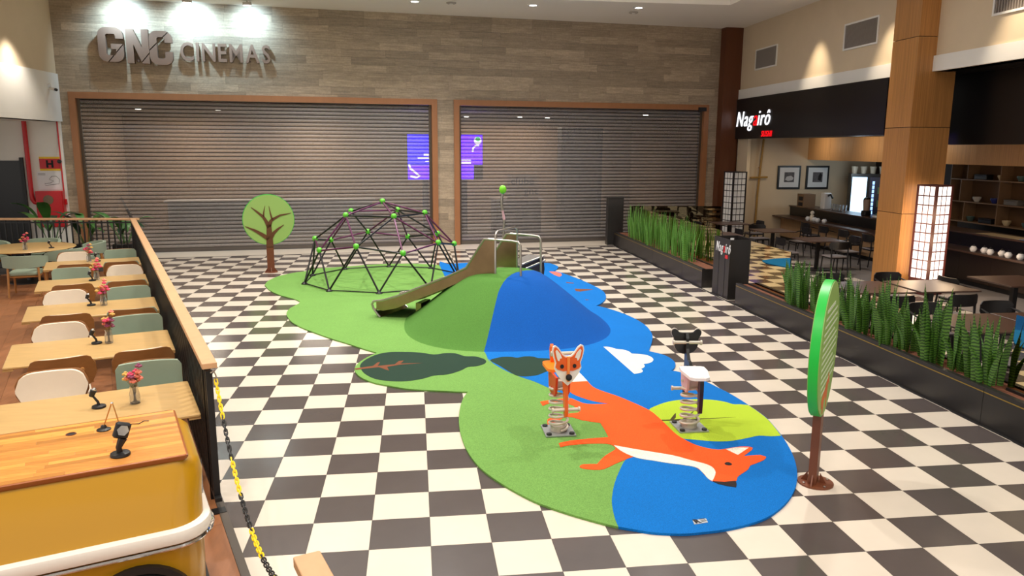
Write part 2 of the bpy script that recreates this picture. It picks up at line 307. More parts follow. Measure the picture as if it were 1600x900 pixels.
for n, (d, x, y, k) in enumerate(cand):
    if n < 300: obj('floor_tile', unit[k], None, floor, mtx=Matrix.Translation((x, y, 0)))
    else: rest[k].box(x + g, x + T - g, y + g, y + T - g, -.012, 0)
obj('charcoal_tiling', rest[0], m_tileD, floor, kind='stuff'); obj('cream_tiling', rest[1], m_tileL, floor, kind='stuff')
obj('stone_sill', MB().box(-9, 10.8, -1.08, .02, -.1, .004), m_stone, floor, mtx=WALL)
obj('border_strip', MB().box(-9, 10.8, -1.12, -1.08, -.1, .003), m_black, floor, mtx=WALL)
obj('border_strip', MB().box(2.26, 2.3, -8, 16.3, -.1, .003), m_black, floor)
# restaurant floor beyond the seating
obj('grey_carpet', MB().box(6.3, 13, -4, 17.2, -.1, .006), mat('grey_carpet', (112, 106, 104), .9, var=.06, vscale=20), floor)

# deck floor of vinyl planks
deck = struct('floor_deck', MB().box(-6.2, .03, -7, 15, -.1, .0), m_grout, mtx=DECK, label='brown wood plank floor of the cafe deck')
pw, pl_ = .228, 1.5
pm = MB().box(.001, pw - .001, .001, pl_ - .001, -.01, .006).mesh('plank', m_vinyl)
for c in range(19):
    off = random.choice([0, .5, 1.0, .25, .75])
    for r_ in range(-3, 10):
        x = -.0 - (c + 1) * pw; y = r_ * pl_ + off
        if y > 13: continue
        obj('floor_plank', pm, None, deck, mtx=Matrix.Translation((x, y, 0)))
obj('edge_strip', MB().box(.0, .06, -7, 13.2, -.01, .012), mat('bronze_edge', (74, 64, 54), .5), deck)

# ---------------------------------------------------------------- cinema wall
wall = struct('wall_back', MB().box(-8.85, 10.1, .02, .4, 4.25, 6.6).box(-8.85, -8.55, .02, .4, 0, 4.25).box(.99, 1.55, .02, .4, 0, 4.25).box(9.72, 10.1, .02, .4, 0, 4.25), mat('wall_base', (90, 82, 72), .9), mtx=WALL, label='grey wood-look plank cladding over the closed cinema shutters')
pk = MB().box(0, 1, 0, 1, 0, 1).mesh('cladding_plank', m_plank)
def planks(x0, x1, z0, z1, hh=.2055, ll=1.22):
    z = z1
    while z > z0 + .02:
        zb = max(z - hh, z0); x = x0 - random.random() * ll
        while x < x1 - .01:
            a, b = max(x, x0), min(x + ll, x1); x += ll
            if b - a < .02: continue
            o = obj('cladding_plank', pk, None, wall); t = .012 + random.random() * .005
            o.matrix_local = Matrix.Translation((a + .0015, .02 - t, zb + .0015)) @ Matrix.Diagonal((b - a - .003, t, z - zb - .003, 1))
        z = zb
planks(-8.85, 10.1, 4.25, 6.6)
planks(-8.85, -8.57, 0, 4.25); planks(1.02, 1.53, 0, 4.25); planks(9.75, 10.1, 0, 4.25)

def shutter(n, x0, x1, lab):
    fr = thing('door_' + n, lab + ', in an orange wood frame', 'shutter', WALL); fr['kind'] = 'structure'
    del fr['category']
    obj('frame_head', MB().box(x0 - .16, x1 + .16, -.05, .3, 4.1, 4.26), m_frame, fr)
    for a, b in ((x0 - .16, x0), (x1, x1 + .16)): obj('frame_jamb', MB().box(a, b, -.05, .3, 0, 4.1), m_frame, fr)
    for a, b in ((x0, x0 + .07), (x1 - .07, x1)): obj('guide_channel', MB().box(a, b, .08, .2, 0, 4.1), mat('guide_metal', (96, 84, 72), .45, .6), fr)
    obj('bottom_bar', MB().box(x0 + .03, x1 - .03, .11, .17, .004, .1), mat('bar_metal', (120, 112, 106), .4, .7), fr)
    pitch = .1045; hgt = .088
    prof = [(.125, 0), (.112, .02), (.108, .044), (.112, .068), (.125, hgt)]
    s = MB(); s.loft([[(x, y, z) for y, z in prof] + [(x, y + .003, z) for y, z in reversed(prof)] for x in (x0 + .03, x1 - .03)])
    s.mi = 1; s.tube([(x0 + .03, .122, -.008), (x1 - .03, .122, -.008)], .0105, 6)
    me = s.mesh('slat', [m_perf, m_joint], True)
    for k in range(39): obj('slat', me, None, fr, mtx=Matrix.Translation((0, 0, .112 + k * pitch)))
    return fr
def perforated():
    m = bpy.data.materials.new('perforated_slat'); m.use_nodes = True; nt = m.node_tree; N = nt.nodes; b = N['Principled BSDF']
    b.inputs['Base Color'].default_value = (*lin((182, 176, 174)), 1); b.inputs['Metallic'].default_value = .2; b.inputs['Roughness'].default_value = .45
    t = N.new('ShaderNodeBsdfTransparent'); mx = N.new('ShaderNodeMixShader'); mx.inputs[0].default_value = .31
    nt.links.new(t.outputs[0], mx.inputs[1]); nt.links.new(b.outputs[0], mx.inputs[2]); nt.links.new(mx.outputs[0], N['Material Output'].inputs[0])
    return m
m_perf = perforated(); m_joint = mat('slat_joint', (44, 39, 36), .5, .3)
shutter('1', -8.43, .87, 'long perforated grey metal roller shutter under the cinema lettering')
shutter('2', 1.68, 9.57, 'brown-tinted perforated roller shutter beside the black planter')
obj('indicator', MB().box(9.35, 9.62, -.09, -.05, 4.06, 4.18), m_black, bpy.data.objects['door_2'])

LOBL = [(-7.6, 3.2), (-5.3, 3.0), (2.9, 5.2), (4.8, 4.8), (5.9, 5.0), (8.3, 1.6)]
LENS = bpy.data.materials.new('lobby_lens'); LENS.use_nodes = True; LENS.node_tree.nodes['Principled BSDF'].inputs['Emission Color'].default_value = (1, .95, .85, 1); LENS.node_tree.nodes['Principled BSDF'].inputs['Emission Strength'].default_value = 12
# lobby behind the shutters
m_lobby = mat('lobby_wall', (150, 122, 94), .8, var=.05, vscale=1)
lob = struct('wall_lobby', MB().box(-8.8, 9.9, 6.5, 6.7, 0, 4.4).box(-9, -8.8, .4, 6.7, 0, 4.4).box(9.9, 10.1, .4, 6.7, 0, 4.4), m_lobby, mtx=WALL, label='dim brown lobby wall seen through the shutters')
struct('ceiling_lobby', MB().box(-8.9, 10, .4, 6.6, 4.0, 4.5), mat('lobby_ceiling', (90, 76, 64), .8), mtx=WALL)
for k, (x_, y_) in enumerate(LOBL):
    t = thing('lobby_downlight', 'small bright lobby downlight behind the shutters, ' + ORD[k] + ' from the hydrant end', 'light', WALL @ TR(x_, y_, 4.0), 'lobby downlights')
    obj('trim_ring', MB().lathe([(.08, -.01), (.11, -.01), (.11, 0), (.08, 0), (.08, -.01)], n=16, caps=False), m_white, t); obj('lens', MB().lathe([(.001, -.02), (.08, -.02), (.08, -.001), (.001, -.001)], n=16), LENS, t)
struct('floor_lobby', MB().box(-8.9, 10, .02, 6.6, -.1, .005), mat('lobby_floor', (126, 118, 112), .35), mtx=WALL)
for (x, y, e) in [(-6.5, 4.6, 120), (-2.5, 4.6, 110), (3.4, 5.0, 60), (5.4, 5.0, 60)]:
    l = lamp('lobby_light', 'AREA', WALL @ Vector((x, y, 3.95)), e, (1, .86, .68), 1.6)
# lobby furniture: counter blocks and boards
t = thing('lobby_counter', 'long grey snack counter behind the cinema shutter', 'counter', WALL @ TR(-3.6, 4.4))
obj('counter_body', MB().box(-3.6, 3, 0, .7, .005, 1.08), mat('counter_grey', (142, 140, 142), .5), t); obj('counter_top', MB().box(-3.7, 3.1, -.05, .75, 1.08, 1.13), mat('counter_top', (196, 192, 190), .3), t)
t = thing('ticket_kiosk', 'dark kiosk cabinet behind the brown shutter near the planter', 'kiosk', WALL @ TR(6.9, 3.4))
obj('kiosk_body', MB().rbox(-.95, .6, 0, .5, .005, 3.6, .03), mat('kiosk_dark', (44, 38, 38), .5), t)
obj('kiosk_panel', MB().box(-.8, .45, -.015, 0, .9, 2.2), mat('kiosk_panel', (66, 60, 62), .4), t)
t = thing('ticket_booth', 'low dark booth behind the shutter under the club board', 'booth', WALL @ TR(4.2, 2.6))
obj('booth_body', MB().rbox(-.8, .8, 0, .8, .005, 1.15, .03), mat('booth_dark', (60, 55, 56), .5), t)
obj('booth_top', MB().box(-.85, .85, -.05, .85, 1.15, 1.19), m_stone, t)
# club board
t = thing('club_board', 'board with dark club lettering behind the shutter', 'sign', WALL @ TR(4.15, 1.6))
obj('board_panel', MB().box(-.6, .45, 0, .03, 1.2, 2.05), mat('board_tan', (150, 124, 92), .7), t)
for dz in (.005, 1.2): obj('board_foot' if dz < 1 else 'board_rim', MB().box(-.1, .1, 0, .03, .005, 1.2) if dz < 1 else MB().box(-.62, .47, -.01, 0, 1.18, 1.2), m_ink, t)
for tx, z in (('clube', 1.72), ('gnc', 1.4)):
    o = obj('lettering', text_mesh(tx, .34, .006, sx=1.1), None, t, mtx=TR(-.5 if tx == 'clube' else -.05, -.012, z) @ Matrix.Rotation(pi / 2, 4, 'X')); o.data.materials.append(m_ink)
# video screens
def emis(name, rgb, s):
    m = bpy.data.materials.new(name); m.use_nodes = True; nt = m.node_tree
    e = nt.nodes.new('ShaderNodeEmission'); e.inputs[0].default_value = (*lin(rgb), 1); e.inputs[1].default_value = s
    nt.links.new(e.outputs[0], nt.nodes['Material Output'].inputs[0]); return m
e_blue = emis('screen_blue', (30, 10, 245), 5.5); e_vio = emis('screen_violet', (84, 14, 235), 5.5); e_wht = emis('screen_white', (235, 225, 250), 3.); e_cy = emis('screen_cyan', (30, 180, 235), 3.); e_pk = emis('screen_pink', (220, 70, 200), 1.6); e_gr = emis('screen_green', (60, 210, 130), 1.6)
t = thing('video_screen', 'blue glowing video screen behind the long shutter', 'screen', WALL @ TR(1.08, 3.0))
obj('screen_case', MB().box(-.6, .5, .02, .1, 1.82, 3.33), m_black, t); obj('mount_post', MB().box(-.1, .1, .03, .09, .005, 1.82), m_black, t)
obj('picture', MB().box(-.58, .48, 0, .02, 1.84, 3.31), e_blue, t); obj('picture_lower', MB().box(-.58, .48, -.004, 0, 1.84, 2.3), e_vio, t)
for x0, x1, z0, z1 in ((-.05, .4, 2.62, 2.68), (-.25, .4, 2.52, 2.57), (.0, .35, 2.42, 2.46)): obj('caption', MB().box(x0, x1, -.008, -.004, z0, z1), e_wht, t)
obj('graphic', MB().tube([(-.55, -.008, 2.35), (-.5, -.008, 2.2), (-.35, -.008, 2.08), (-.2, -.008, 1.95), (-.3, -.008, 1.9), (-.5, -.008, 1.95)], .035, 6), e_wht, t)
t = thing('video_screen', 'violet glowing video screen just beyond the stone pier', 'screen', WALL @ TR(2.4, 3.0))
obj('screen_case', MB().box(-.7, .64, .02, .1, 1.82, 3.33), m_black, t); obj('mount_post', MB().box(-.1, .1, .03, .09, .005, 1.82), m_black, t)
obj('picture', MB().box(-.68, .62, 0, .02, 2.32, 3.31), e_vio, t); obj('picture_lower', MB().box(-.68, .32, 0, .02, 1.84, 2.32), e_vio, t)
obj('graphic', MB().ball((.46, 0, 3.12), .13), e_wht, t, True); obj('graphic', MB().ball((.45, -.06, 3.16), .09), e_gr, t, True); obj('graphic', MB().ball((-.5, 0, 2.45), .17), e_cy, t, True); obj('graphic', MB().ball((-.55, -.08, 2.52), .09), e_pk, t, True)
for z in (2.44, 2.36): obj('caption', MB().box(-.2, .22, -.006, 0, z, z + .05), e_wht, t)
obj('graphic', MB().tube([(.28, -.006, 2.75), (.3, -.006, 2.88), (.38, -.006, 2.95), (.5, -.006, 2.95)], .03, 6), e_wht, t)

# ---------------------------------------------------------------- cinema lettering
m_let = mat('letter_bronze', (140, 114, 98), .45, .2); m_letE = mat('letter_edge', (116, 94, 80), .5, .2)
def rr_c(w, h, st, ro, ri, gap0, gap1, bar=None):
    def arc(cx, cy, r, a0, a1, n=5): return [(cx + r * cos(radians(a0 + (a1 - a0) * k / n)), cy + r * sin(radians(a0 + (a1 - a0) * k / n))) for k in range(n + 1)]
    P = [(w, gap1)] + arc(w - ro, h - ro, ro, 0, 90) + arc(ro, h - ro, ro, 90, 180) + arc(ro, ro, ro, 180, 270) + arc(w - ro, ro, ro, 270, 360)
    P += [(w, gap0)] + ([(bar, gap0), (bar, gap0 - .13)] if bar else []) + [(w - st, gap0 - (.13 if bar else 0))]
    P += arc(w - st - ri, st + ri - .02, ri, 0, -90) + arc(st + ri, st + ri - .02, ri, 270, 180) + arc(st + ri, h - st - ri + .02, ri, 180, 90) + arc(w - st - ri, h - st - ri + .02, ri, 90, 0) + [(w - st, gap1)]
    return P
LET = {'G': (rr_c(.6, .86, .185, .2, .05, .45, .58, .3), (.47, .3), (.62, -.52)),
       'N': ([(0, 0), (.17, 0), (.17, .48), (.36, 0), (.54, 0), (.54, .86), (.37, .86), (.37, .4), (.18, .86), (0, .86)], (.42, .12), (.66, -.55)),
       'C': (rr_c(.56, .86, .185, .2, .05, .33, .56), (.22, .58), (.7, -.7))}
sign = thing('cinema_sign', 'raised bronze letters reading GNC cinemas on the plank wall', 'sign', WALL)
for ch, x, z in (('G', -7.73, 5.02), ('N', -7.07, 5.0), ('C', -6.52, 4.98)):
    P, pc, nn = LET[ch]; base = MB().plate(P, lambda a, b, c: (a, c, b), .14).mesh('letter', [m_let, m_letE])
    bm = bmesh.new()
    for sg in (1, -1):
        b2 = bmesh.new(); b2.from_mesh(base); n3 = Vector((nn[0], 0, nn[1])).normalized() * sg
        gm = b2.verts[:] + b2.edges[:] + b2.faces[:]
        rs = bmesh.ops.bisect_plane(b2, geom=gm, plane_co=Vector((pc[0], 0, pc[1])) + n3 * .012, plane_no=n3, clear_inner=True)
        bmesh.ops.holes_fill(b2, edges=[e for e in b2.edges if e.is_boundary])
        tmp = bpy.data.meshes.new('letter_half'); b2.to_mesh(tmp); b2.free(); bm.from_mesh(tmp)
    bmesh.ops.recalc_face_normals(bm, faces=bm.faces); me = bpy.data.meshes.new('letter'); bm.to_mesh(me); bm.free()
    me.materials.append(m_let); me.materials.append(m_letE)
    for p in me.polygons: p.material_index = 0 if abs(p.normal.y) > .9 else 1
    obj('letter', me, None, sign, mtx=TR(x, -.14, z))
    obj('stand_off', MB().box(x + .2, x + .26, -.08, .01, z + .05, z + .11), m_letE, sign); obj('stand_off', MB().box(x + .06, x + .12, -.08, .01, z + .6, z + .66), m_letE, sign)
x = 0; parts = []
for ch in 'CINEMAS':
    me = text_mesh(ch, .66, .05, offset=.012); xs = [v.co.x for v in me.vertices]; w = max(xs) - min(xs); parts.append((me, x - min(xs))); x += w + (.09 if ch not in 'I' else .1)
tot = x - .09; k = 2.27 / tot
for me, px in parts:
    me.materials.append(m_let); me.materials.append(m_letE)
    for p in me.polygons: p.material_index = 0 if abs(p.normal.z) > .9 else 1
    o = obj('letter', me, None, sign); o.matrix_local = TR(-5.79 + px * k, -.09, 5.12) @ Matrix.Rotation(pi / 2, 4, 'X') @ Matrix.Diagonal((k, 1, 1, 1))
    bx = -5.79 + (px + .1) * k
    obj('stand_off', MB().box(bx, bx + .03, -.05, .01, 5.13, 5.17), m_letE, sign)

# dark brown column at the wall's end
struct('trim_1', MB().box(10.05, 10.75, -.3, .3, 0, 6.6), m_dwood, mtx=WALL, label='dark brown wood pillar between shutter and sushi fascia')

# ---------------------------------------------------------------- ceiling
cz = 6.6
ceil = struct('ceiling', MB().box(-13.2, 7, 13.45, 18.5, cz, cz + .7).box(4.63, 7, -14, 13.45, cz, cz + .7).box(-13.2, -9, -14, 13.45, cz, cz + .7).box(-9, 4.63, -14, 13.45, 7.25, 7.4), m_ceil, label='white ceiling with a raised central field')
m_lens = emis('downlight_lens', (255, 250, 240), 9.)
for k, (x, y) in enumerate([(-3.575, 14.2), (-.472, 14.25), (2.379, 14.17)]):
    t = thing('ceiling_downlight', ['round ceiling downlight above the stone pier', 'round ceiling downlight in the middle of its row', 'round ceiling downlight nearest the dark brown pillar'][k], 'light', TR(x, y, cz), 'ceiling downlights')
    obj('trim_ring', MB().lathe([(.1, -.012), (.155, -.012), (.16, 0), (.1, 0), (.1, -.012)], n=24, caps=False), m_white, t, True)
    obj('lens', MB().lathe([(.001, -.008), (.1, -.008), (.1, -.001), (.001, -.001)], n=24), m_lens, t)
    lamp('downlight_beam', 'SPOT', (x, y, cz - .05), 90, (1, .92, .82), .09, (x, y, 0), radians(100), .8)
for k, (x, y) in enumerate([(-2.633, 14.22), (2.436, 14.85), (-6.9, 14.0)]):
    t = thing('smoke_detector', ['grey smoke detector between two ceiling downlights', 'grey smoke detector beside the downlight near the pillar', 'grey smoke detector by the bright wall wash'][k], 'detector', TR(x, y, cz))
    obj('base', MB().lathe([(.13, 0), (.13, -.02), (.1, -.035)], n=20), mat('detector_grey', (176, 166, 158), .6), t, True); obj('sensor', MB().lathe([(.05, -.035), (.045, -.05), (.001, -.052)], n=12), m_white, t, True)
for k, (s, e) in enumerate(LIGHTS_WASH):
    p = WALL @ Vector((s, -.75, 6.5))
    t = thing('wall_washer', ['floodlight over the G of the cinema lettering', 'floodlight over the middle of the cinema lettering', 'floodlight at the end of the cinema lettering'][k], 'light', WALL @ TR(s, -.75, 6.5))
    obj('housing', MB().rbox(-.11, .11, -.06, .06, -.02, .06, .02), m_steel, t); obj('bracket', MB().box(-.02, .02, -.02, .02, .06, .1), m_steel, t)
    obj('lens', MB().box(-.09, .09, -.04, .04, -.025, -.02), m_lens, t)
    lamp('wash_beam', 'SPOT', WALL @ Vector((s, -.62, 6.42)), e, (.5, .78, 1), .06, WALL @ Vector((s, .02, 5.9)), radians(140), 1.)

# ---------------------------------------------------------------- left wall, niche with hydrant
struct('wall_left', MB().box(-13.1, -12.76, -2, 14.98, 4.7, 6.6), m_beige, label='beige upper side wall')
struct('trim_2', MB().box(-13.1, -12.72, -2, 14.96, 3.5, 4.7), m_white, label='white bulkhead above the hydrant niche')
struct('ceiling_niche', MB().box(-19, -12.76, 8, 15, 3.5, 3.6), m_white)
struct('wall_niche', MB().box(-15, -8.86, -.03, .3, 0, 3.5), m_white, mtx=WALL, label='white wall with red fire hydrant equipment')
struct('trim_3', MB().box(-8.9, -8.82, -.06, .0, 0, 3.6), m_white, mtx=WALL)
t = thing('hydrant_cabinet', 'red fire hose cabinet with round window on the white wall', 'cabinet', WALL @ TR(-9.2, -.03))
obj('body', MB().box(-.32, .32, -.22, 0, .78, 1.72), m_red, t); obj('door', MB().box(-.3, .3, -.245, -.22, .8, 1.7), m_red, t)
obj('window', MB().lathe([(.001, 0), (.12, 0), (.12, .01), (.001, .01)], n=20).xf(TR(-.02, -.246, 1.5) @ Matrix.Rotation(pi / 2, 4, 'X')), mat('amber_glass', (110, 88, 60), .2), t)
obj('foot', MB().box(-.3, .3, -.2, 0, .0, .78), m_white, t)
t = thing('hydrant_sign', 'red and yellow hydrant sign marked H', 'sign', WALL @ TR(-9.17, -.03))
obj('plate', MB().box(-.24, .24, -.012, 0, 2.24, 2.6), m_yellow, t); obj('red_field', MB().box(-.24, .24, -.016, -.012, 2.29, 2.55), m_red, t)
o = obj('lettering', text_mesh('H', .25, .003, offset=.012), None, t, mtx=TR(-.09, -.018, 2.33) @ Matrix.Rotation(pi / 2, 4, 'X')); o.data.materials.append(m_ink)
t = thing('evacuation_map', 'white evacuation map above the red cabinet', 'poster', WALL @ TR(-9.2, -.035))
obj('sheet', MB().box(-.3, .27, -.008, 0, 1.75, 2.22), m_paper, t)
m_line = mat('map_line', (110, 104, 106), .8)
plan = [(-.02, 2.02), (.05, 2.1), (.15, 2.1), (.22, 2.02), (.2, 1.9), (.06, 1.88), (-.12, 1.86), (-.13, 1.91), (.0, 1.92), (.08, 1.97)]
obj('floor_plan', MB().tube([(a, -.01, b) for a, b in plan], .006, 5, True), m_line, t)
for z in (2.16, 2.13): obj('caption', MB().box(-.27, -.1, -.01, -.008, z, z + .012), m_line, t)
t = thing('fire_pipe', 'thick red fire main pipe bending into the cabinet', 'pipe', WALL @ TR(-9.65, -.1))
obj('pipe', MB().tube([(0, 0, 3.5), (0, 0, 1.62), (.01, 0, 1.5), (.05, 0, 1.43), (.13, 0, 1.4)], .055, 10), m_red, t, True)
t = thing('alarm_conduit', 'thin red conduit with alarm call point beside the cabinet', 'conduit', WALL @ TR(-8.9, -.06))
obj('conduit', MB().tube([(0, 0, 3.5), (0, 0, 1.5)], .018, 8), m_red, t, True); obj('call_point', MB().box(-.05, .06, -.05, .02, 1.36, 1.5), m_red, t); obj('siren', MB().lathe([(.05, 0), (.05, .05), (.02, .06)], n=14).xf(TR(-.02, -.02, 2.48) @ Matrix.Rotation(pi / 2, 4, 'X')), m_black, t, True)
t = thing('niche_door', 'black framed service door at the edge of the white wall', 'door', WALL @ TR(-10.15, -.03))
obj('leaf', MB().box(-.45, .3, -.05, 0, .0, 2.5), m_blackg, t)
for a, b in ((-.52, -.45), (.3, .38)): obj('frame_post', MB().box(a, b, -.08, 0, 0, 2.58), m_black, t)
t = thing('wood_column', 'orange wood post at the far edge of the deck', 'post', WALL @ TR(-10.9, -.6)); obj('shaft', MB().box(-.3, .1, -.1, .1, 0, 3.5), m_frame, t)
t = thing('security_camera', 'small wall camera at the corner of the white bulkhead', 'camera', TR(-12.70, 14.3, 4.3))
obj('bracket', MB().tube([(-.05, 0, .1), (.06, 0, .12), (.08, 0, .02)], .015, 6), m_white, t, True); obj('body', MB().tube([(.02, .05, 0), (.2, -.1, -.04)], .04, 8), m_white, t, True); obj('lens', MB().tube([(.2, -.1, -.04), (.24, -.135, -.05)], .035, 8), m_black, t, True)

# ---------------------------------------------------------------- right-hand fascia wall (X = 6.6)
struct('wall_right', MB().box(6.6, 6.9, -6, 17.4, 4.72, 6.6), m_beige, label='beige wall with ventilation grilles above the sushi fascia')
struct('trim_4', MB().box(6.55, 6.9, -6, 17.3, 4.42, 4.72), m_white, label='white ledge band above the black fascia')
t = thing('fascia_panel', 'black signboard carrying the sushi restaurant lettering', 'signboard', TR(6.55, 13, 0))
obj('board', MB().box(-.08, .05, -3.9, 3.9, 3.2, 4.42), m_blackg, t)
e_sw = emis('sign_white', (250, 250, 255), 1.6); e_sr = emis('sign_red', (240, 24, 30), 1.2)
SIDE = Matrix(((0, 0, -1, 0), (-1, 0, 0, 0), (0, 1, 0, 0), (0, 0, 0, 1)))      # lettering on a face looking to -X
cur = 0; pieces = []
for ch in 'Nagairô':
    me = text_mesh(ch, .66, .012, shear=.25, sx=.8, offset=-.004); xs = [v.co.x for v in me.vertices]; pieces.append((ch, me, cur - min(xs))); cur += max(xs) - min(xs) + .025
kk = 2.3 / cur; red = 3
for i, (ch, me, px) in enumerate(pieces):
    me.materials.append(e_sr if i == red else e_sw)
    o = obj('letter', me, None, t); o.matrix_local = TR(-.09, 3.8 - px * kk, 3.58) @ SIDE @ Matrix.Diagonal((kk, 1.0, 1, 1))
cur = 0
for ch in 'SUSHI':
    me = text_mesh(ch, .24, .01, shear=.2, offset=0); xs = [v.co.x for v in me.vertices]; me.materials.append(e_sr)
    o = obj('letter', me, None, t); o.matrix_local = TR(-.09, 2.02 - (cur - min(xs)) * .9, 3.25) @ SIDE @ Matrix.Diagonal((.9, 1, 1, 1)); cur += max(xs) - min(xs) + .03
struct('wall_void', MB().box(7.5, 7.7, -6, 9.5, 3.0, 4.6).box(6.62, 7.7, -6, 9.5, 4.42, 4.5).box(6.62, 6.7, 8.66, 9.5, 3.2, 4.42), m_blackg, label='black recess over the restaurant counter')
struct('ceiling_restaurant', MB().box(6.72, 13, 9.5, 17.2, 3.25, 3.35).box(7.7, 13, -6, 9.5, 3.25, 3.35), mat('dark_ceiling', (34, 28, 26), .8))
m_gril = mat('grille_grey', (150, 140, 132), .6)
for k, (ya, yb, z0, z1, lb) in enumerate([(14.65, 15.95, 5.26, 5.78, 'wall grille nearest the dark brown pillar'), (9.85, 11.15, 5.25, 5.78, 'wall grille beside the tall wood column'), (4.7, 6.36, 5.27, 5.8, 'wall grille beyond the tall wood column at the picture edge')]):
    t = thing('vent_grille', 'white framed ' + lb, 'vent', TR(6.6, (ya + yb) / 2, z0), 'vents above the fascia'); h = z1 - z0; w = (yb - ya) / 2
    obj('backing', MB().box(-.012, 0, -w, w, 0, h), mat('vent_dark', (120, 108, 100), .8), t)
    fr = MB().box(-.03, 0, -w, w, -.04, 0).box(-.03, 0, -w, w, h, h + .04).box(-.03, 0, -w - .04, -w, -.04, h + .04).box(-.03, 0, w, w + .04, -.04, h + .04); obj('frame', fr, m_white, t)
    sm = MB().box(-.03, -.008, 0, .018, 0, h).mesh('slat', m_gril)
    for q in range(26): obj('slat', sm, None, t, mtx=Matrix.Translation((0, -w + .02 + q * (2 * w - .04) / 25.6, 0)))

# wood clad column
colm = struct('trim_5', MB().box(6.23, 7.03, 7.85, 8.62, 0, 6.6), m_black, label='tall golden wood veneer column beside the glowing lantern')
zs = [0, 1.6, 3.335, 5.085, 6.6]
for a, b in zip(zs, zs[1:]):
    obj('veneer_panel', MB().box(6.2, 6.23, 7.82, 8.65, a + .006, b - .006), m_colwood, colm); obj('veneer_panel', MB().box(6.232, 7.06, 7.82, 7.85, a + .006, b - .006), m_colwood, colm)
    obj('veneer_panel', MB().box(7.03, 7.06, 7.852, 8.65, a + .006, b - .006), m_colwood, colm); obj('veneer_panel', MB().box(6.232, 7.028, 8.62, 8.65, a + .006, b - .006), m_colwood, colm)
# veneer header over the counter: boards side by side
head = struct('trim_6', MB().box(9.03, 9.2, 2, 17, 2.58, 3.25), m_black, label='light wood header boards above the sushi counter')
y = 2.0
while y < 17:
    w = min(1.24, 17 - y); obj('veneer_board', MB().box(9, 9.03, y + .003, y + w - .003, 2.56, 3.25), m_header, head); y += w
struct('wall_restaurant', MB().box(6.6, 13, 16.95, 17.2, 0, 3.3).box(6.6, 6.7, 16.2, 17.2, 0, 3.3), m_beige, label='cream end wall with two framed pictures')
struct('wall_kitchen', MB().box(11.4, 11.6, -4, 17.2, 0, 3.3), mat('kitchen_dark', (52, 42, 36), .8))

# ================================================================= PLAYGROUND
def rubber(name, rgb): return mat(name, rgb, .92, var=.05, vscale=1.3, bump=.5, bscale=220, grain=(.2, 130), spec=.2)
r_green = rubber('green_rubber', (110, 154, 76)); r_blue = rubber('blue_rubber', (6, 106, 186)); r_orange = rubber('orange_rubber', (246, 88, 34)); r_lime = rubber('lime_rubber', (172, 198, 52))
r_dark = rubber('dark_green_rubber', (38, 60, 48)); r_cream = rubber('cream_rubber', (230, 222, 206)); r_black = rubber('black_rubber', (46, 38, 38)); r_brown = rubber('brown_rubber', (120, 72, 50)); r_branch = rubber('branch_rubber', (74, 66, 34)); r_pink = rubber('coral_rubber', (236, 110, 98))
def smooth_poly(P, n=3):
    """Catmull-Rom through gentle corners, sharp corners kept"""
    out = []; k = len(P)
    for i in range(k):
        p0, p1, p2, p3 = [Vector(P[(i + d) % k]) for d in (-1, 0, 1, 2)]
        def corner(a, b, c):
            u, v = (b - a), (c - b); return u.length > 1e-6 and v.length > 1e-6 and u.angle(v) > radians(58)
        if corner(p0, p1, p2): p0 = p1
        if corner(p1, p2, p3): p3 = p2
        for q in range(n):
            t = q / n; out.append(tuple(.5 * ((2 * p1) + (p2 - p0) * t + (2 * p0 - 5 * p1 + 4 * p2 - p3) * t * t + (3 * p1 - p0 - 3 * p2 + p3) * t ** 3)))
    return out
from mathutils.geometry import delaunay_2d_cdt
def flat(P, z0, z1):
    """slab with a robustly triangulated top"""
    k = len(P); vs, es, fs, *_ = delaunay_2d_cdt([Vector(p) for p in P], [], [list(range(k))], 1, 1e-5)
    mb = MB(); mb.add([(p.x, p.y, z1) for p in vs], [tuple(f) for f in fs])
    mb.add([(*p, z0) for p in P] + [(*p, z1) for p in P], [(i, (i + 1) % k, k + (i + 1) % k, k + i) for i in range(k)])
    return mb
mat_t = thing('play_mat', 'rubber play mat with green, blue and orange fox artwork on the checkered floor', 'play mat', TR(-2.4, 4.5, 0))
MI = Matrix.Translation((2.4, -4.5, 0))
def inlay(name, P, z, m, sm=3, z0=.001):
    return obj(name, flat(smooth_poly(P, sm) if sm > 1 else P, z0, z), m, mat_t, mtx=MI)
inlay('green_field', MAT, .020, r_green)
def grow(P, d):
    out = []; k = len(P)
    for i in range(k):
        a, b = Vector(P[i - 1]), Vector(P[(i + 1) % k]); t = (b - a).normalized(); out.append((P[i][0] - t.y * -d * -1, P[i][1] + t.x * -d * -1))
    return out
area = sum(MAT[i - 1][0] * MAT[i][1] - MAT[i][0] * MAT[i - 1][1] for i in range(len(MAT)))
inlay('blue_field', grow(BLUE, .004 * (-1 if area > 0 else 1)), .0215, r_blue)
inlay('leaf_shape', LEAF1, .0225, r_dark); inlay('leaf_shape', LEAF2, .0225, r_dark); inlay('leaf_stem', BR1, .0235, r_brown, 1)
inlay('cloud_shape', CLOUD, .0235, r_cream, 2); inlay('lime_leaf', LIME, .0230, r_lime); inlay('leaf_stem', BR2, .024, r_branch, 1)
inlay('coral_shape', PINK, .023, r_pink, 2); inlay('brown_shape', BROWN, .023, r_brown, 1); inlay('line_mark', LINE1, .023, r_brown, 1); inlay('line_mark', LINE2, .023, r_brown, 1)
fx = inlay('fox_figure', FOX, .0245, r_orange, 2)
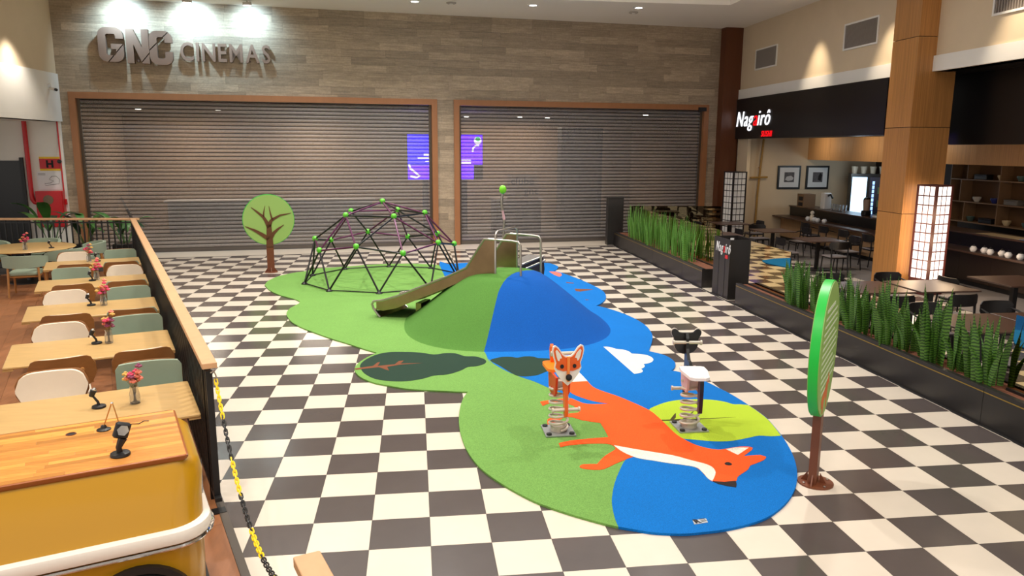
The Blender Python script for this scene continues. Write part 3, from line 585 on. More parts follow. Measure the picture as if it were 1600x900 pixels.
for nm, P, m in (('tail_tip', TIP, r_cream), ('belly', BELLY, r_cream), ('inner_ear', EARW, r_cream), ('nose', NOSE, r_black), ('eye', EYE, r_black)):
    obj(nm, flat(smooth_poly(P, 3) if nm in ('belly', 'eye') else P, .015, .026), m, fx)
pq = inlay('maker_plaque', PLAQ, .026, mat('plaque_grey', (186, 190, 194), .4, .3), 1)
ang = atan2(PLAQ[1][1] - PLAQ[0][1], PLAQ[1][0] - PLAQ[0][0])
o = obj('lettering', text_mesh('R', .075, .001, offset=.004), m_ink, pq, mtx=TR(PLAQ[3][0] + .015, PLAQ[3][1] + .012, .0275, ang)); o.data.materials.append(m_ink)
for k in range(3): obj('caption', MB().box(.075, .12, .02 + k * .018, .028 + k * .018, .026, .0268), m_ink, pq, mtx=TR(PLAQ[3][0], PLAQ[3][1], 0, ang))

# mound
def mound():
    cx, cy, H = -2.2, 5.72, .87; n = 72; rings = []
    def rad(a):        # base outline: rounded square-ish
        return 1 / ((abs(cos(a)) / 1.68) ** 2.5 + (abs(sin(a)) / 1.86) ** 2.5) ** (1 / 2.5)
    prof = [(1.0, 0), (.975, .02), (.94, .065), (.88, .15), (.8, .275), (.72, .405), (.64, .535), (.56, .66), (.49, .765), (.43, .85), (.37, .92), (.3, .97), (.2, 1.), (.08, 1.005)]
    for f, z in prof: rings.append([(cx + rad(2 * pi * k / n) * f * cos(2 * pi * k / n), cy + rad(2 * pi * k / n) * f * sin(2 * pi * k / n), .019 + H * z) for k in range(n)])
    me = MB().loft(rings).mesh('mound', [rubber('mound_green_shaded', (80, 126, 53)), rubber('mound_blue_shaded', (5, 80, 162))], True)  # darker than the mat rubber: shade of the slopes mixed into both colours
    bm = bmesh.new(); bm.from_mesh(me)
    segs = [((-2.735, 3.9), (-2.42, 4.85)), ((-2.42, 4.85), (-2.05, 5.55)), ((-2.05, 5.55), (-1.4, 6.25))]
    fs = []
    for a, b in segs:
        d = Vector((b[0] - a[0], b[1] - a[1], 0)).normalized(); nn = Vector((d.y, -d.x, 0))
        bmesh.ops.bisect_plane(bm, geom=bm.verts[:] + bm.edges[:] + bm.faces[:], plane_co=(a[0], a[1], 0), plane_no=nn); fs.append((Vector((a[0], a[1], 0)), nn))
    for f in bm.faces:
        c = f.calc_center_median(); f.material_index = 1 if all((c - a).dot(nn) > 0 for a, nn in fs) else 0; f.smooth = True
    bm.to_mesh(me); bm.free(); return me
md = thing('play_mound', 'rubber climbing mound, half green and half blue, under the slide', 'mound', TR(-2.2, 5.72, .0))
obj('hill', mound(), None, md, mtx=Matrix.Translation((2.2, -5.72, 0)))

# geodesic dome
m_pur = mat('plum_bar', (84, 24, 68), .35, .2); m_blk = mat('black_bar', (18, 14, 18), .4, .2); m_ball = mat('green_ball', (96, 190, 52), .35)
R = 1.7286; lat = math.atan(.5)
r5 = [Vector((cos(lat) * cos(2 * pi * k / 5), cos(lat) * sin(2 * pi * k / 5), sin(lat))) for k in range(5)]
lw = [Vector((cos(lat) * cos(2 * pi * (k + .5) / 5), cos(lat) * sin(2 * pi * (k + .5) / 5), -sin(lat))) for k in range(5)]
top = Vector((0, 0, 1)); V = [top] + [(top + v).normalized() for v in r5]
for k in range(5): V += [r5[k], (r5[k] + r5[(k + 1) % 5]).normalized()]
for k in range(5): V += [(r5[k] + lw[k - 1]).normalized(), (r5[k] + lw[k]).normalized()]
dome = thing('climbing_dome', 'plum and black geodesic climbing dome with green ball joints', 'climbing frame', TR(-4.365, 10.2125, .02, -.0244))
V = [Vector((v.x * R, v.y * R, v.z * R * .9855 + (.02 if i > 15 else 0))) for i, v in enumerate(V)]
ED = [(i, j) for i in range(26) for j in range(i) if (V[i] - V[j]).length < R * .66]
for i, j in ED:
    if i > 15 and j > 15: obj('base_bar', MB().tube([V[i], V[j]], .012, 6), m_blk, dome)
    else: obj('bar', MB().tube([V[i], V[j]], .019, 8), m_pur if max(i, j) <= 15 and (i + j) % 3 else m_blk, dome, True)
bmh = MB().ball((0, 0, 0), .062).mesh('ball_joint', m_ball, True)
for i, v in enumerate(V):
    if i <= 15: obj('ball_joint', bmh, None, dome, mtx=Matrix.Translation(v + Vector((0, 0, .012))))
    else: obj('foot', MB().lathe([(.07, 0), (.07, .012), (.03, .05)], n=10).xf(Matrix.Translation((v.x, v.y, 0))), m_blk, dome)

# slide on the mound
m_slide = mat('slide_steel', (164, 140, 108), .3, .95, var=.15, vscale=3); m_bed = mat('slide_bed', (205, 205, 205), .28, .9)
sd = Vector((-.91, .415, 0)).normalized(); sw = Vector((-sd.y, sd.x, 0)) * -1
if sw.y < 0: sw = -sw
sw = Vector((.515, .857, 0))
A = Vector((-2.42, 5.47, .86))
slide = thing('slide', 'stainless steel slide running down the green side of the mound', 'slide', TR(A.x, A.y, .86))
Wd = .88
def SL(t, w, z): p = sd * t + sw * w; return (p.x, p.y, z)
cl = [(0, .0), (.3, .0), (.5, -.06), (.8, -.2), (1.3, -.42), (1.75, -.615), (2.0, -.69), (2.12, -.705)]
obj('bed', MB().loft([[SL(t, w, z - .0 + dz) for w, dz in ((0, 0), (Wd, 0), (Wd, -.02), (0, -.02))] for t, z in cl]), m_bed, slide, True)
for w, nm in ((0, 'side_panel'), (Wd, 'side_panel')):
    topz = [(-.02, .58), (.17, .58), (.48, .1), (.8, -.06), (1.3, -.27), (1.75, -.46), (2.0, -.54), (2.12, -.56)]
    botz = [(2.12, -.705), (2.0, -.72), (1.75, -.66), (1.3, -.46), (.8, -.24), (.5, -.1), (.3, -.04), (-.02, -.04)]
    obj(nm, MB().plate([p for p in topz + botz], lambda a, b, c, w=w: SL(a, w + c, b), .02), m_slide, slide)
    obj('rim', MB().tube([SL(t, w, z) for t, z in topz], .021, 8), m_steel, slide, True)
lip = [(2.1, -.555), (2.18, -.57), (2.21, -.62), (2.18, -.7), (2.1, -.8), (2.06, -.838)]
for w in (0, Wd): obj('rim', MB().tube([SL(t, w, z) for t, z in lip], .021, 8), m_steel, slide, True)
obj('end_lip', MB().loft([[SL(t, 0, z), SL(t, Wd, z), SL(t - .01, Wd, z - .01), SL(t - .01, 0, z - .01)] for t, z in [(2.12, -.705), (2.17, -.7), (2.17, -.72), (2.1, -.8), (2.06, -.84)]]), m_slide, slide, True)
obj('foot_prop', MB().box(-.05, .05, -.2, .2, -.838, -.6).xf(Matrix.Translation(Vector(SL(1.5, Wd / 2, 0))) @ Matrix.Rotation(atan2(sd.y, sd.x), 4, 'Z')), m_slide, slide)
def bar(name, pts, r=.019): return obj(name, MB().tube(pts, r, 10), m_steel, slide, True)
for w in (0, Wd):
    dz = -.12 if w == 0 else -.05
    bar('handrail', [SL(.1, w, .585), SL(-.3, w, .57), SL(-.4, w, .555), SL(-.44, w, .5), SL(-.45, w, dz - .06)])
bar('portal_bar', [SL(-.02, 0, -.05), SL(-.02, 0, .64), SL(-.02, .03, .69), SL(-.02, .1, .71), SL(-.02, Wd - .1, .71), SL(-.02, Wd - .03, .69), SL(-.02, Wd, .64), SL(-.02, Wd, -.05)])

# second ramp on the rear of the mound, navy scoop
m_navy = mat('navy_panel', (22, 26, 48), .45)
t = thing('navy_scoop', 'navy blue scoop ramp with steel rails behind the mound', 'play ramp', TR(-1.5, 7.0, .02))
def P3(x, y, z): return (x + 1.5, y - 7.0, z - .02)
poly = [(-2.0, 6.75, .72), (-1.25, 7.6, .84), (-1.22, 7.63, .6), (-1.3, 7.55, .02), (-2.0, 6.75, .02)]
obj('side', MB().loft([[P3(x, y, z) for x, y, z in poly], [P3(x - .25, y + .25, z) for x, y, z in poly]]), m_navy, t)
obj('ramp', MB().loft([[P3(-2.0, 6.75, .73), P3(-1.25, 7.6, .845), P3(-1.5, 7.85, .845), P3(-2.25, 7.0, .73)], [P3(-2.0, 6.75, .745), P3(-1.25, 7.6, .86), P3(-1.5, 7.85, .86), P3(-2.25, 7.0, .745)]]), m_bed, t)
for a, b in (((-2.0, 6.74, .75), (-1.24, 7.6, .865)), ((-1.95, 6.74, .66), (-1.22, 7.58, .78))): obj('rail', MB().tube([P3(*a), P3(*b)], .018, 8), m_steel, t, True)
# wavy pole with green bud
t = thing('wavy_pole', 'thin wavy steel pole topped by a lime green bud', 'pole', TR(-1.98, 8.0, .02))
wv = [(0, .0), (0, .9), (0, 1.1), (.01, 1.3), (.02, 1.48), (.0, 1.63), (-.03, 1.78), (-.03, 1.9), (-.01, 2.02)]
obj('stem', MB().tube([(x, 0, z) for x, z in wv], .022, 8), m_steel, t, True); obj('pink_sleeve', MB().tube([(.018, 0, 1.5), (.002, 0, 1.6), (-.012, 0, 1.68)], .024, 8), mat('pink_tape', (214, 170, 180), .5), t, True)
obj('bud', MB().ball((-.01, 0, 2.08), .07, 10, 1.25), mat('bud_green', (120, 214, 40), .35), t, True); obj('foot', MB().lathe([(.1, 0), (.1, .012), (.03, .02)], n=14), m_steel, t)

# ------------------------------------------------------------ spring riders
m_cream_m = mat('cream_powder_coat', (204, 194, 178), .4, .2); m_plate = mat('zinc_plate', (170, 172, 172), .4, .6); m_bolt = mat('bolt_black', (26, 26, 28), .5)
def mirror(P): return P + [(-a, b) for a, b in reversed(P)]
def ellipse(cx, cy, rx, ry, n=14): return [(cx + rx * cos(2 * pi * k / n), cy + ry * sin(2 * pi * k / n)) for k in range(n)]
def rider(name, label, x, y, ang, kind):
    t = thing(name, label, 'spring rider', TR(x, y, .024, ang) @ Matrix.Scale(1.07, 4))
    inv = Matrix.Rotation(-ang, 4, 'Z')
    pl = obj('base_plate', MB().box(-.145, .145, -.15, .15, 0, .012).xf(inv), m_plate, t)
    for a in (-1, 1):
        for b in (-1, 1): obj('bolt', MB().lathe([(.026, 0), (.026, .014), (.001, .016)], (a * .11, b * .115, .012), 10).xf(inv), m_bolt, pl)
    sp = [(.088 * cos(a), .088 * sin(a), .035 + .43 * (a / (2 * pi * 6.2))) for a in [2 * pi * 6.2 * k / 150 for k in range(151)]]
    obj('spring', MB().tube(sp, .0125, 8), m_cream_m, t, True)
    obj('spring_clamp', MB().lathe([(.075, 0), (.075, .05), (.03, .055)], (0, 0, .012), 14), m_cream_m, t); obj('top_clamp', MB().box(-.07, .07, -.05, .05, .43, .52), m_cream_m, t)
    main = mat(kind + '_main', (232, 96, 20) if kind == 'fox' else (24, 23, 25), .35); edge = mat(kind + '_edge', (236, 226, 214), .4); seatm = mat(kind + '_seat', (250, 126, 20) if kind == 'fox' else (240, 236, 234), .35)
    core = mat(kind + '_core', (206, 62, 18) if kind == 'fox' else (214, 186, 178), .45)
    for s in (-1, 1): obj('side_cheek', MB().plate([(-.16, .58), (.16, .58), (.13, .42), (.08, .38), (-.08, .38), (-.13, .42)], lambda a, b, c, s=s: (a, s * .06 + c, b), .022), core, t)
    obj('seat', MB().prism(rrect(-.34, -.02, -.1, .1, .06) if kind == 'fox' else [(-.36, -.05), (-.33, -.09), (-.1, -.125), (.02, -.12), (.04, -.09), (.04, .09), (.02, .12), (-.1, .125), (-.33, .09), (-.36, .05)], .58, .608), seatm, t)
    # spine: neck and shin in one plate along the rider's axis
    obj('spine', MB().plate([(.06, .60), (.16, .585), (.205, .50), (.235, .34), (.245, .255), (.27, .235), (.30, .25), (.305, .31), (.29, .46), (.285, .62), (.30, .76), (.26, .78), (.20, .70), (.14, .64), (.06, .63)], lambda a, b, c: (a, c, b), .03), main, t)
    def tubeY(nm, x_, z_, L, r=.0165):
        b = obj(nm, MB().tube([(x_, -L, z_), (x_, L, z_)], r, 10), m_cream_m, t, True)
        for s in (-1, 1): obj('grip_end', MB().tube([(x_, s * (L - .008), z_), (x_, s * (L + .008), z_)], r * 1.45, 10), m_cream_m, b, True)
    tubeY('handlebar', .245, .84 if kind == 'fox' else .79, .135); tubeY('footrest', .272, .31, .125)
    hx = .31
    fn = lambda a, b, c: (hx + c, a, b)
    if kind == 'fox':
        hd = [(0, .555), (.05, .60), (.10, .665), (.125, .72), (.118, .77), (.135, .82), (.148, .885), (.14, .925), (.118, .935), (.09, .915), (.05, .855), (.025, .835), (0, .832)]
        obj('head', MB().plate(mirror(hd), fn, .02), edge, t)
        hd2 = [(0, .70), (.045, .695), (.1, .715), (.117, .735), (.108, .775), (.124, .825), (.136, .885), (.13, .916), (.116, .922), (.094, .902), (.055, .845), (.028, .823), (0, .82)]
        f2 = lambda a, b, c: (hx + .013 + c, a, b)
        obj('face', MB().plate(mirror(hd2), f2, .008), main, t)
        for s in (-1, 1):
            obj('inner_ear', MB().plate([(s * a, b) for a, b in ((.06, .82), (.075, .86), (.108, .9), (.12, .885), (.11, .835), (.098, .8), (.085, .79), (.078, .815))], lambda a, b, c: (hx + .019 + c, a, b), .006), edge, t)
            obj('eye', MB().plate(ellipse(s * .058, .742, .017, .019), lambda a, b, c: (hx + .02 + c, a, b), .01), m_ink, t)
        obj('muzzle', MB().plate([(-.012, .60), (.012, .60), (.012, .83), (-.012, .83)], lambda a, b, c: (hx + .02 + c, a, b), .03), mat('fox_ridge', (246, 140, 60), .4), t)
        obj('nose', MB().ball((hx + .05, .0, .645), .03), m_ink, t, True)
        obj('tail', MB().plate([(-.33, .6), (-.28, .6), (-.27, .68), (-.29, .76), (-.33, .78), (-.36, .72)], lambda a, b, c: (a, c, b), .03), main, t)
    else:
        hd = [(0, .67), (.055, .684), (.1, .725), (.12, .785), (.121, .84), (.136, .875), (.15, .905), (.148, .938), (.122, .957), (.09, .946), (.068, .917), (.03, .908), (0, .906)]
        hd = smooth_poly(mirror([(0, .655), (.055, .667), (.1, .705), (.12, .76), (.119, .805), (.134, .836), (.146, .862), (.144, .892), (.121, .91), (.092, .902), (.07, .878), (.035, .872)]), 3)
        obj('head', MB().plate(hd, fn, .02), main, t); obj('face', MB().plate([(a * 1.03, .78 + (b - .78) * 1.03 + .003) for a, b in hd], lambda a, b, c: (hx + .016 + c, a, b), .012), edge, t)
        obj('head_ridge', MB().plate([(.22, .7), (.3, .7), (.3, .87), (.27, .88), (.235, .83)], lambda a, b, c: (a, c, b), .028), main, t)
        for s in (-1, 1): obj('eye', MB().plate(ellipse(s * .05, .79, .02, .026), lambda a, b, c: (hx + .023 + c, a, b), .006), m_ink, t)
        obj('tail', MB().plate([(-.31, .6), (-.27, .6), (-.255, .5), (-.27, .36), (-.275, .27), (-.3, .245), (-.33, .26), (-.335, .34), (-.345, .46), (-.345, .55), (-.335, .61)], lambda a, b, c: (a, c - .02, b), .035), main, t)
    return t
rider('spring_rider', 'orange fox spring rider on a cream coil spring', -2.25, .75, radians(-87), 'fox')
rider('spring_rider', 'black and white spring rider with round ears, seen from behind', -.87, .70, radians(82), 'bear')

# ------------------------------------------------------------ round tree signs
m_post = mat('post_brown', (112, 60, 34), .45); m_edge = mat('disc_edge_green', (20, 190, 62), .4); m_disc = mat('disc_face_green', (150, 184, 100), .5); m_brn = mat('branch_brown', (98, 56, 28), .5); m_txt = mat('pale_print', (214, 226, 196), .6)
def tree_sign(label, x, y, ang, art):
    t = thing('tree_sign', label, 'sign', TR(x, y, 0, ang))        # disc faces local -Y
    fl = obj('flange', MB().lathe([(.15, 0), (.15, .014), (.001, .016)], n=28), m_post, t)
    for k in range(4): obj('bolt', MB().lathe([(.012, 0), (.012, .008), (.001, .01)], (.12 * cos(pi / 4 + k * pi / 2), .12 * sin(pi / 4 + k * pi / 2), .015), 8), m_steel, fl)
    obj('post', MB().box(-.08, .08, -.014, .054, .012, .72), m_post, t)
    for s in (-1, 1):
        obj('gusset', MB().plate([(s * .08, .014), (s * .135, .014), (s * .08, .1)], lambda a, b, c: (a, .018 + c, b), .012), m_post, t); obj('gusset', MB().plate([(s * .05, .014), (s * .105, .014), (s * .05, .1)], lambda a, b, c: (c, .018 + a, b), .012), m_post, t)
    n = 48; ring = ellipse(0, 1.225, .575, .585, n)
    obj('disc', MB().plate(ring, lambda a, b, c: (a, c + .02, b), .07), m_edge, t, True)
    obj('face', MB().plate(ellipse(0, 1.225, .565, .575, n), lambda a, b, c: (a, c - .018, b), .008), m_disc, t)
    obj('rear_face', MB().plate(ellipse(0, 1.225, .565, .575, n), lambda a, b, c: (a, c + .058, b), .008), m_disc, t)
    def limb(pts, w): 
        L_, R_ = [], []
        for i, p in enumerate(pts):
            a = Vector(pts[max(i - 1, 0)]); b = Vector(pts[min(i + 1, len(pts) - 1)]); d = (b - a).normalized(); q = w[i]
            L_.append((p[0] - d.y * q, p[1] + d.x * q)); R_.append((p[0] + d.y * q, p[1] - d.x * q))
        return L_ + R_[::-1]
    if art:
        br = [([(0, .6), (0, .8), (0, 1.12)], [.08, .07, .05]), ([(-.0, 1.05), (-.06, 1.2), (-.12, 1.3), (-.25, 1.42), (-.37, 1.52)], [.05, .036, .03, .02, .005]), ([(-.11, 1.29), (-.1, 1.4), (-.065, 1.55)], [.02, .014, .004]),
              ([(.0, 1.08), (.05, 1.2), (.1, 1.24), (.25, 1.32), (.5, 1.37)], [.05, .036, .03, .02, .005]), ([(.08, 1.22), (.05, 1.35), (.02, 1.54)], [.02, .015, .004]), ([(-.02, .78), (-.15, .88), (-.3, .98), (-.52, 1.09)], [.05, .042, .03, .005]), ([(.02, .8), (.1, .92), (.2, 1.01), (.33, 1.1)], [.05, .036, .024, .005])]
        for q, (p, w) in enumerate(br): obj('trunk' if q == 0 else 'branch', MB().plate(limb(p, w), lambda a, b, c: (a, c - .028, b), .012), m_brn, t)
    else:
        for k in range(13):
            z = 1.58 - k * .058; hw = sqrt(max(.5 ** 2 - (z - 1.225) ** 2, .01)) * .86; obj('text_line', MB().box(-hw, hw * (1 if k % 4 else .6), -.0240, -.0220, z, z + (.03 if k == 0 else .018)), m_txt, t)
        fxp = [(-.26, .78), (-.2, .8), (-.18, .72), (-.15, .72), (-.13, .82), (.02, .84), (.04, .72), (.07, .72), (.08, .86), (.12, .93), (.19, .9), (.18, .95), (.12, 1.02), (.08, .97), (-.12, .92), (-.3, .86)]
        obj('fox_print', MB().plate([(a * .9, b - .03) for a, b in fxp], lambda a, b, c: (a, c - .0235, b), .003), mat('print_orange', (214, 110, 56), .6), t)
    return t
tree_sign('green disc tree sign facing the front, beside the climbing dome', -7.03, 11.54, radians(14), True)
tree_sign('green disc sign seen edge-on, with pale lines of text, beside the mat', -.22, -.67, radians(53), False)

# ================================================================= CAFE DECK
def D(x, y, z=0, rz=0): return DECK @ TR(x, y, z, rz)
m_sage = mat('sage_leather', (150, 166, 146), .5, var=.04, vscale=6); m_ivory = mat('ivory_leather', (238, 224, 204), .5, var=.03, vscale=6); m_walnut = mat('chair_wood', (142, 92, 46), .42, var=.12, vscale=8, stretch=(1, 1, 3), rnd=.05); m_legw = mat('chair_leg_wood', (172, 118, 62), .45, var=.1, vscale=8)
m_tabletop = mat('table_oak', (196, 160, 104), .32, var=.1, vscale=4, stretch=(1, 4, 1), rnd=.03)
# ---- guard rail along the plaza
rail = thing('guard_rail', 'black baluster guard rail with wooden handrail along the deck edge', 'railing', D(0, 0))
obj('handrail', MB().rbox(-.05, .06, -.3, 13.1, 1.2, 1.245, .006), m_rail, rail)
obj('top_channel', MB().box(-.02, .03, -.28, 13.08, 1.16, 1.2), m_black, rail); obj('bottom_rail', MB().box(-.02, .03, -.28, 13.08, .09, .12), m_black, rail)
bal = MB().box(-.02, .03, -.014, .014, .12, 1.16).mesh('baluster', m_black)
for k in range(121): obj('baluster', bal, None, rail, mtx=Matrix.Translation((.0, -.2 + k * .11, 0)))
for y in (-.27, 2.2, 4.9, 7.6, 10.3, 13.02):
    obj('rail_post', MB().box(-.025, .035, -.025, .025, .0065, 1.16), m_black, rail); rail.children[-1].matrix_local = Matrix.Translation((0, y, 0))
    obj('post_foot', MB().box(-.05, .055, -.05, .05, .0065, .016), m_black, rail, mtx=Matrix.Translation((0, y, 0)))
# ---- far rail
p0 = Vector((-10.05, 11.93, 0)); p1 = Vector((-13.6, 12.2, 0)); dv = p1 - p0; Lr = dv.length
rail2 = thing('guard_rail', 'black guard rail with wooden handrail across the far end of the deck', 'railing', TR(p0.x, p0.y, 0, atan2(dv.y, dv.x)))
obj('handrail', MB().rbox(-.04, Lr, -.05, .05, 1.2, 1.245, .006), m_rail, rail2); obj('top_channel', MB().box(0, Lr, -.02, .02, 1.13, 1.16), m_black, rail2); obj('bottom_rail', MB().box(0, Lr, -.02, .02, .09, .12), m_black, rail2)
bal2 = MB().box(-.013, .013, -.013, .013, .12, 1.2).mesh('baluster', m_black)
for k in range(int(Lr / .135)): obj('baluster', bal2, None, rail2, mtx=Matrix.Translation((.13 + k * .135, 0, 0)))
for x in (.1, Lr - .05): obj('rail_post', MB().box(x - .025, x + .025, -.025, .025, .0, 1.2), m_black, rail2)
# ---- near rail stub at the picture's lower edge
stub = thing('guard_rail', 'wooden handrail end poking up at the lower picture edge', 'railing', TR(-4.12, -3.64, 0, radians(21.2)))
obj('handrail', MB().rbox(-.05, .06, -2.4, .07, 1.2, 1.245, .006), m_rail, stub); obj('top_channel', MB().box(-.02, .03, -2.3, .05, 1.16, 1.2), m_black, stub)
for k in range(20): obj('baluster', bal, None, stub, mtx=Matrix.Translation((0, -.05 - k * .11, 0)))
obj('bottom_rail', MB().box(-.02, .03, -2.3, .05, .09, .12), m_black, stub)
obj('rail_post', MB().box(-.025, .035, -.02, .05, 0, 1.16), m_black, stub)
# ---- barrier chain, yellow and black links
ch = thing('barrier_chain', 'yellow and black plastic barrier chain hanging off the rail end', 'chain', D(.045, -.27, 1.1))
m_cy = mat('chain_yellow', (246, 210, 24), .45); m_cb = mat('chain_black', (26, 25, 27), .45)
lk = []
for k in range(14):
    a = 2 * pi * k / 14; lk.append((.02 * cos(a) + (.014 if cos(a) > 0 else -.014), .0115 * sin(a), 0))
link = {0: MB().tube(lk, .0048, 6, True).mesh('link', m_cy, True), 1: MB().tube(lk, .0048, 6, True).mesh('link', m_cb, True)}
a0 = (D(.045, -.27, 1.1) @ Vector((0, 0, 0))); a1 = Vector((-4.14, -3.60, 1.1)); inv = D(.045, -.27, 1.1).inverted()
def chp(t): return a0 + (a1 - a0) * t - Vector((0, 0, 4 * .52 * t * (1 - t)))
NL = 78
# even spacing by arc length
ts = [k / 600 for k in range(601)]; cum = [0]
for k in range(600): cum.append(cum[-1] + (chp(ts[k + 1]) - chp(ts[k])).length)
def at_len(s):
    lo = 0
    for k in range(601):
        if cum[k] >= s: lo = k; break
    return ts[max(lo, 0)]
seg = cum[-1] / NL
for k in range(NL):
    s = (k + .5) * seg; t = at_len(s); p = chp(t); d = (chp(min(t + .005, 1)) - chp(max(t - .005, 0))).normalized()
    rot = d.to_track_quat('X', 'Z').to_matrix().to_4x4() @ Matrix.Rotation(pi / 2 * (k % 2) + .4, 4, 'X')
    phase = (k / NL) * 8.3; col = 0 if (phase % 2) < .9 else 1
    obj('chain_link', link[col], None, ch, mtx=inv @ Matrix.Translation(p) @ rot)
obj('hook', MB().tube([(-.035, 0, .06), (-.01, 0, .07), (.005, 0, .03), (0, 0, 0)], .006, 6), m_steel, ch, True)

# ---- tables
def table(label, y, first=None):
    t = thing('dining_table', label, 'table', D(-.83, y, .006), 'cafe tables along the rail')
    obj('table_top', MB().rbox(-.775, .775, 0, 1.0, .72, .745, .012), m_tabletop, t)
    for s in (-1, 1):
        obj('end_batten', MB().box(s * .775 - (.09 if s > 0 else 0), s * .775 + (0 if s > 0 else .09), .01, .99, .7, .72), m_tabletop, t)
    for sx_ in (-.4, .4):
        obj('pedestal', MB().tube([(sx_, .5, .03), (sx_, .5, .7)], .035, 10), m_black, t, True); obj('foot', MB().rbox(sx_ - .22, sx_ + .22, .2, .8, 0, .025, .03), m_black, t)
    return t
ys = [0, 2.2565, 4.513, 6.77, 9.026]
place = ['nearest the yellow bar counter', 'second from the yellow bar counter', 'in the middle of the row', 'second from the round table', 'closest to the round table']
for k, y in enumerate(ys): table('long oak dining table beside the rail, ' + place[k], y)
# ---- chairs: curved wooden shell with padded front
def bent(P, z_mid, fn_depth, t):
    """outline in (x,z) bent along x; returns front/back rings"""
    return [[(x, fn_depth(x) - t / 2, z) for x, z in P], [(x, fn_depth(x) + t / 2, z) for x, z in P]]
def grid_shell(x0, x1, z0, z1, r, depth, t, n=12):
    """bent rounded-rectangle shell as strips across x"""
    rings = []
    for k in range(n + 1):
        x = x0 + (x1 - x0) * k / n; e = min(x - x0, x1 - x)
        c = 0 if e >= r else r - sqrt(max(r * r - (r - e) ** 2, 0)); c = min(c, (z1 - z0) / 2 - .004)
        y = depth(x); rings.append([(x, y - t / 2, z0 + c), (x, y + t / 2, z0 + c), (x, y + t / 2, z1 - c), (x, y - t / 2, z1 - c)])
    return MB().loft(rings)
def make_chair(kind):
    t = thing('dining_chair', 'x', 'chair', Matrix())
    pad = m_ivory if kind == 'ivory' else m_sage
    # chair faces +Y (towards the table); back at y=-.22
    dep = lambda x: -.23 + .9 * x * x
    shp = (.30, .13) if kind == 'ivory' else (.29, .05)
    obj('back_shell', grid_shell(-.29, .29, .56, .86, .10, dep, .02, 16), m_walnut, t, True)
    rr = .13 if kind == 'ivory' else .045
    obj('back_pad', grid_shell(-.285, .285, .57, .855, rr, lambda x: dep(x) + .032, .045, 18), pad, t, True)
    obj('seat', MB().rbox(-.24, .24, -.2, .24, .42, .45, .05, 5), m_walnut, t, True); obj('seat_pad', MB().rbox(-.235, .235, -.19, .235, .45, .49, .08, 5), pad, t, True)
    for sx_ in (-1, 1):
        obj('leg', MB().tube([(sx_ * .2, .2, .43), (sx_ * .23, .24, 0)], [.022, .015], 8), m_legw, t, True)
        obj('leg', MB().tube([(sx_ * .19, -.17, .43), (sx_ * .22, -.28, 0)], [.022, .015], 8), m_legw, t, True)
        b = obj('back_post', MB().tube([(sx_ * .17, -.15, .43), (sx_ * .17, dep(.17) - .03, .58), (sx_ * .17, dep(.17) - .035, .74)], [.02, .02, .017], 8), m_walnut, t, True)
        obj('peg', MB().tube([(sx_ * .17, dep(.17) - .055, .73), (sx_ * .17, dep(.17) + .0, .73)], .02, 8), m_legw, b, True)
    return t
proto = {'ivory': make_chair('ivory'), 'sage': make_chair('sage')}; used = set()
def chair(kind, m, label):
    if kind not in used:
        used.add(kind); o = proto[kind]; o.matrix_world = m; o['label'] = label; o['group'] = 'padded cafe chairs'; return o
    return dup(proto[kind], m, label, 'padded cafe chairs')
nm = ['the table nearest the yellow bar', 'the second table from the yellow bar', 'the middle table', 'the second table from the round one', 'the table closest to the round one']
far_k = [('ivory', 'sage'), ('ivory', 'sage'), ('ivory', 'sage'), ('sage', 'ivory'), ('ivory', 'sage')]
for k, y in enumerate(ys):
    for x, kd, side in ((-1.16, far_k[k][0], 'aisle'), (-.36, far_k[k][1], 'rail')):
        chair(kd, D(x, y + 1.24 + .04 * ((k * 7 + int(-x * 5)) % 3), .006, pi + .06 * ((k % 3) - 1)), f'{kd} padded chair, {side} end, far side of {nm[k]}')
    for x, kd, side in ((-1.1, 'ivory', 'aisle'), (-.38, 'ivory' if k == 1 else 'sage', 'rail')):
        if k == 0: continue
        chair(kd, D(x, y - .12 - .05 * ((k + int(-x * 5)) % 2), .006, .1 * ((k % 2) - .5)), f'wooden-backed chair, {side} end, near side of {nm[k]}')
# ---- vases with dried flowers
m_glass = mat('vase_glass', (240, 240, 240), .05, trans=.92, spec=.5); m_stemc = mat('dry_stem', (150, 128, 70), .8)
m_fl = [mat('flower_pink', (206, 62, 96), .7), mat('flower_coral', (226, 128, 108), .7), mat('flower_plum', (132, 58, 88), .7), mat('flower_straw', (206, 164, 84), .7)]
def vase(label, m, hue, hgt=1.):
    t = thing('flower_vase', label, 'vase', m, 'flower vases on the cafe tables')
    obj('glass', MB().lathe([(.001, 0), (.04, 0), (.042, .015), (.042, .08), (.03, .13), (.036, .15), (.033, .15), (.027, .13), (.038, .08), (.038, .012), (.001, .01)], n=18), m_glass, t, True)
    rnd = random.Random(hue * 7 + 1)
    for q in range(14):
        a = rnd.random() * 2 * pi; r = .015 + rnd.random() * .06; z = .17 + rnd.random() * .10 * hgt + (.08 if q > 10 else 0)
        obj('stem', MB().tube([(.012 * cos(a + 2), .012 * sin(a + 2), .015), (.014 * cos(a), .014 * sin(a), .13), (r * cos(a), r * sin(a), z)], .002, 5), m_stemc, t)
        f = MB()
        for w in range(5):
            b = w * 2 * pi / 5; f.ball((r * cos(a) + .016 * cos(b), r * sin(a) + .016 * sin(b), z + .006 * (w % 2)), .015, 5, .8)
        f.ball((r * cos(a), r * sin(a), z + .012), .015, 5)
        obj('blossom', f, m_fl[(q + hue) % 4 if q > 4 else hue % 3], t, True)
    return t
vs = [(-.51, .53), (-.67, 2.87), (-.70, 5.15), (-.78, 7.45), (-.9, 9.75)]
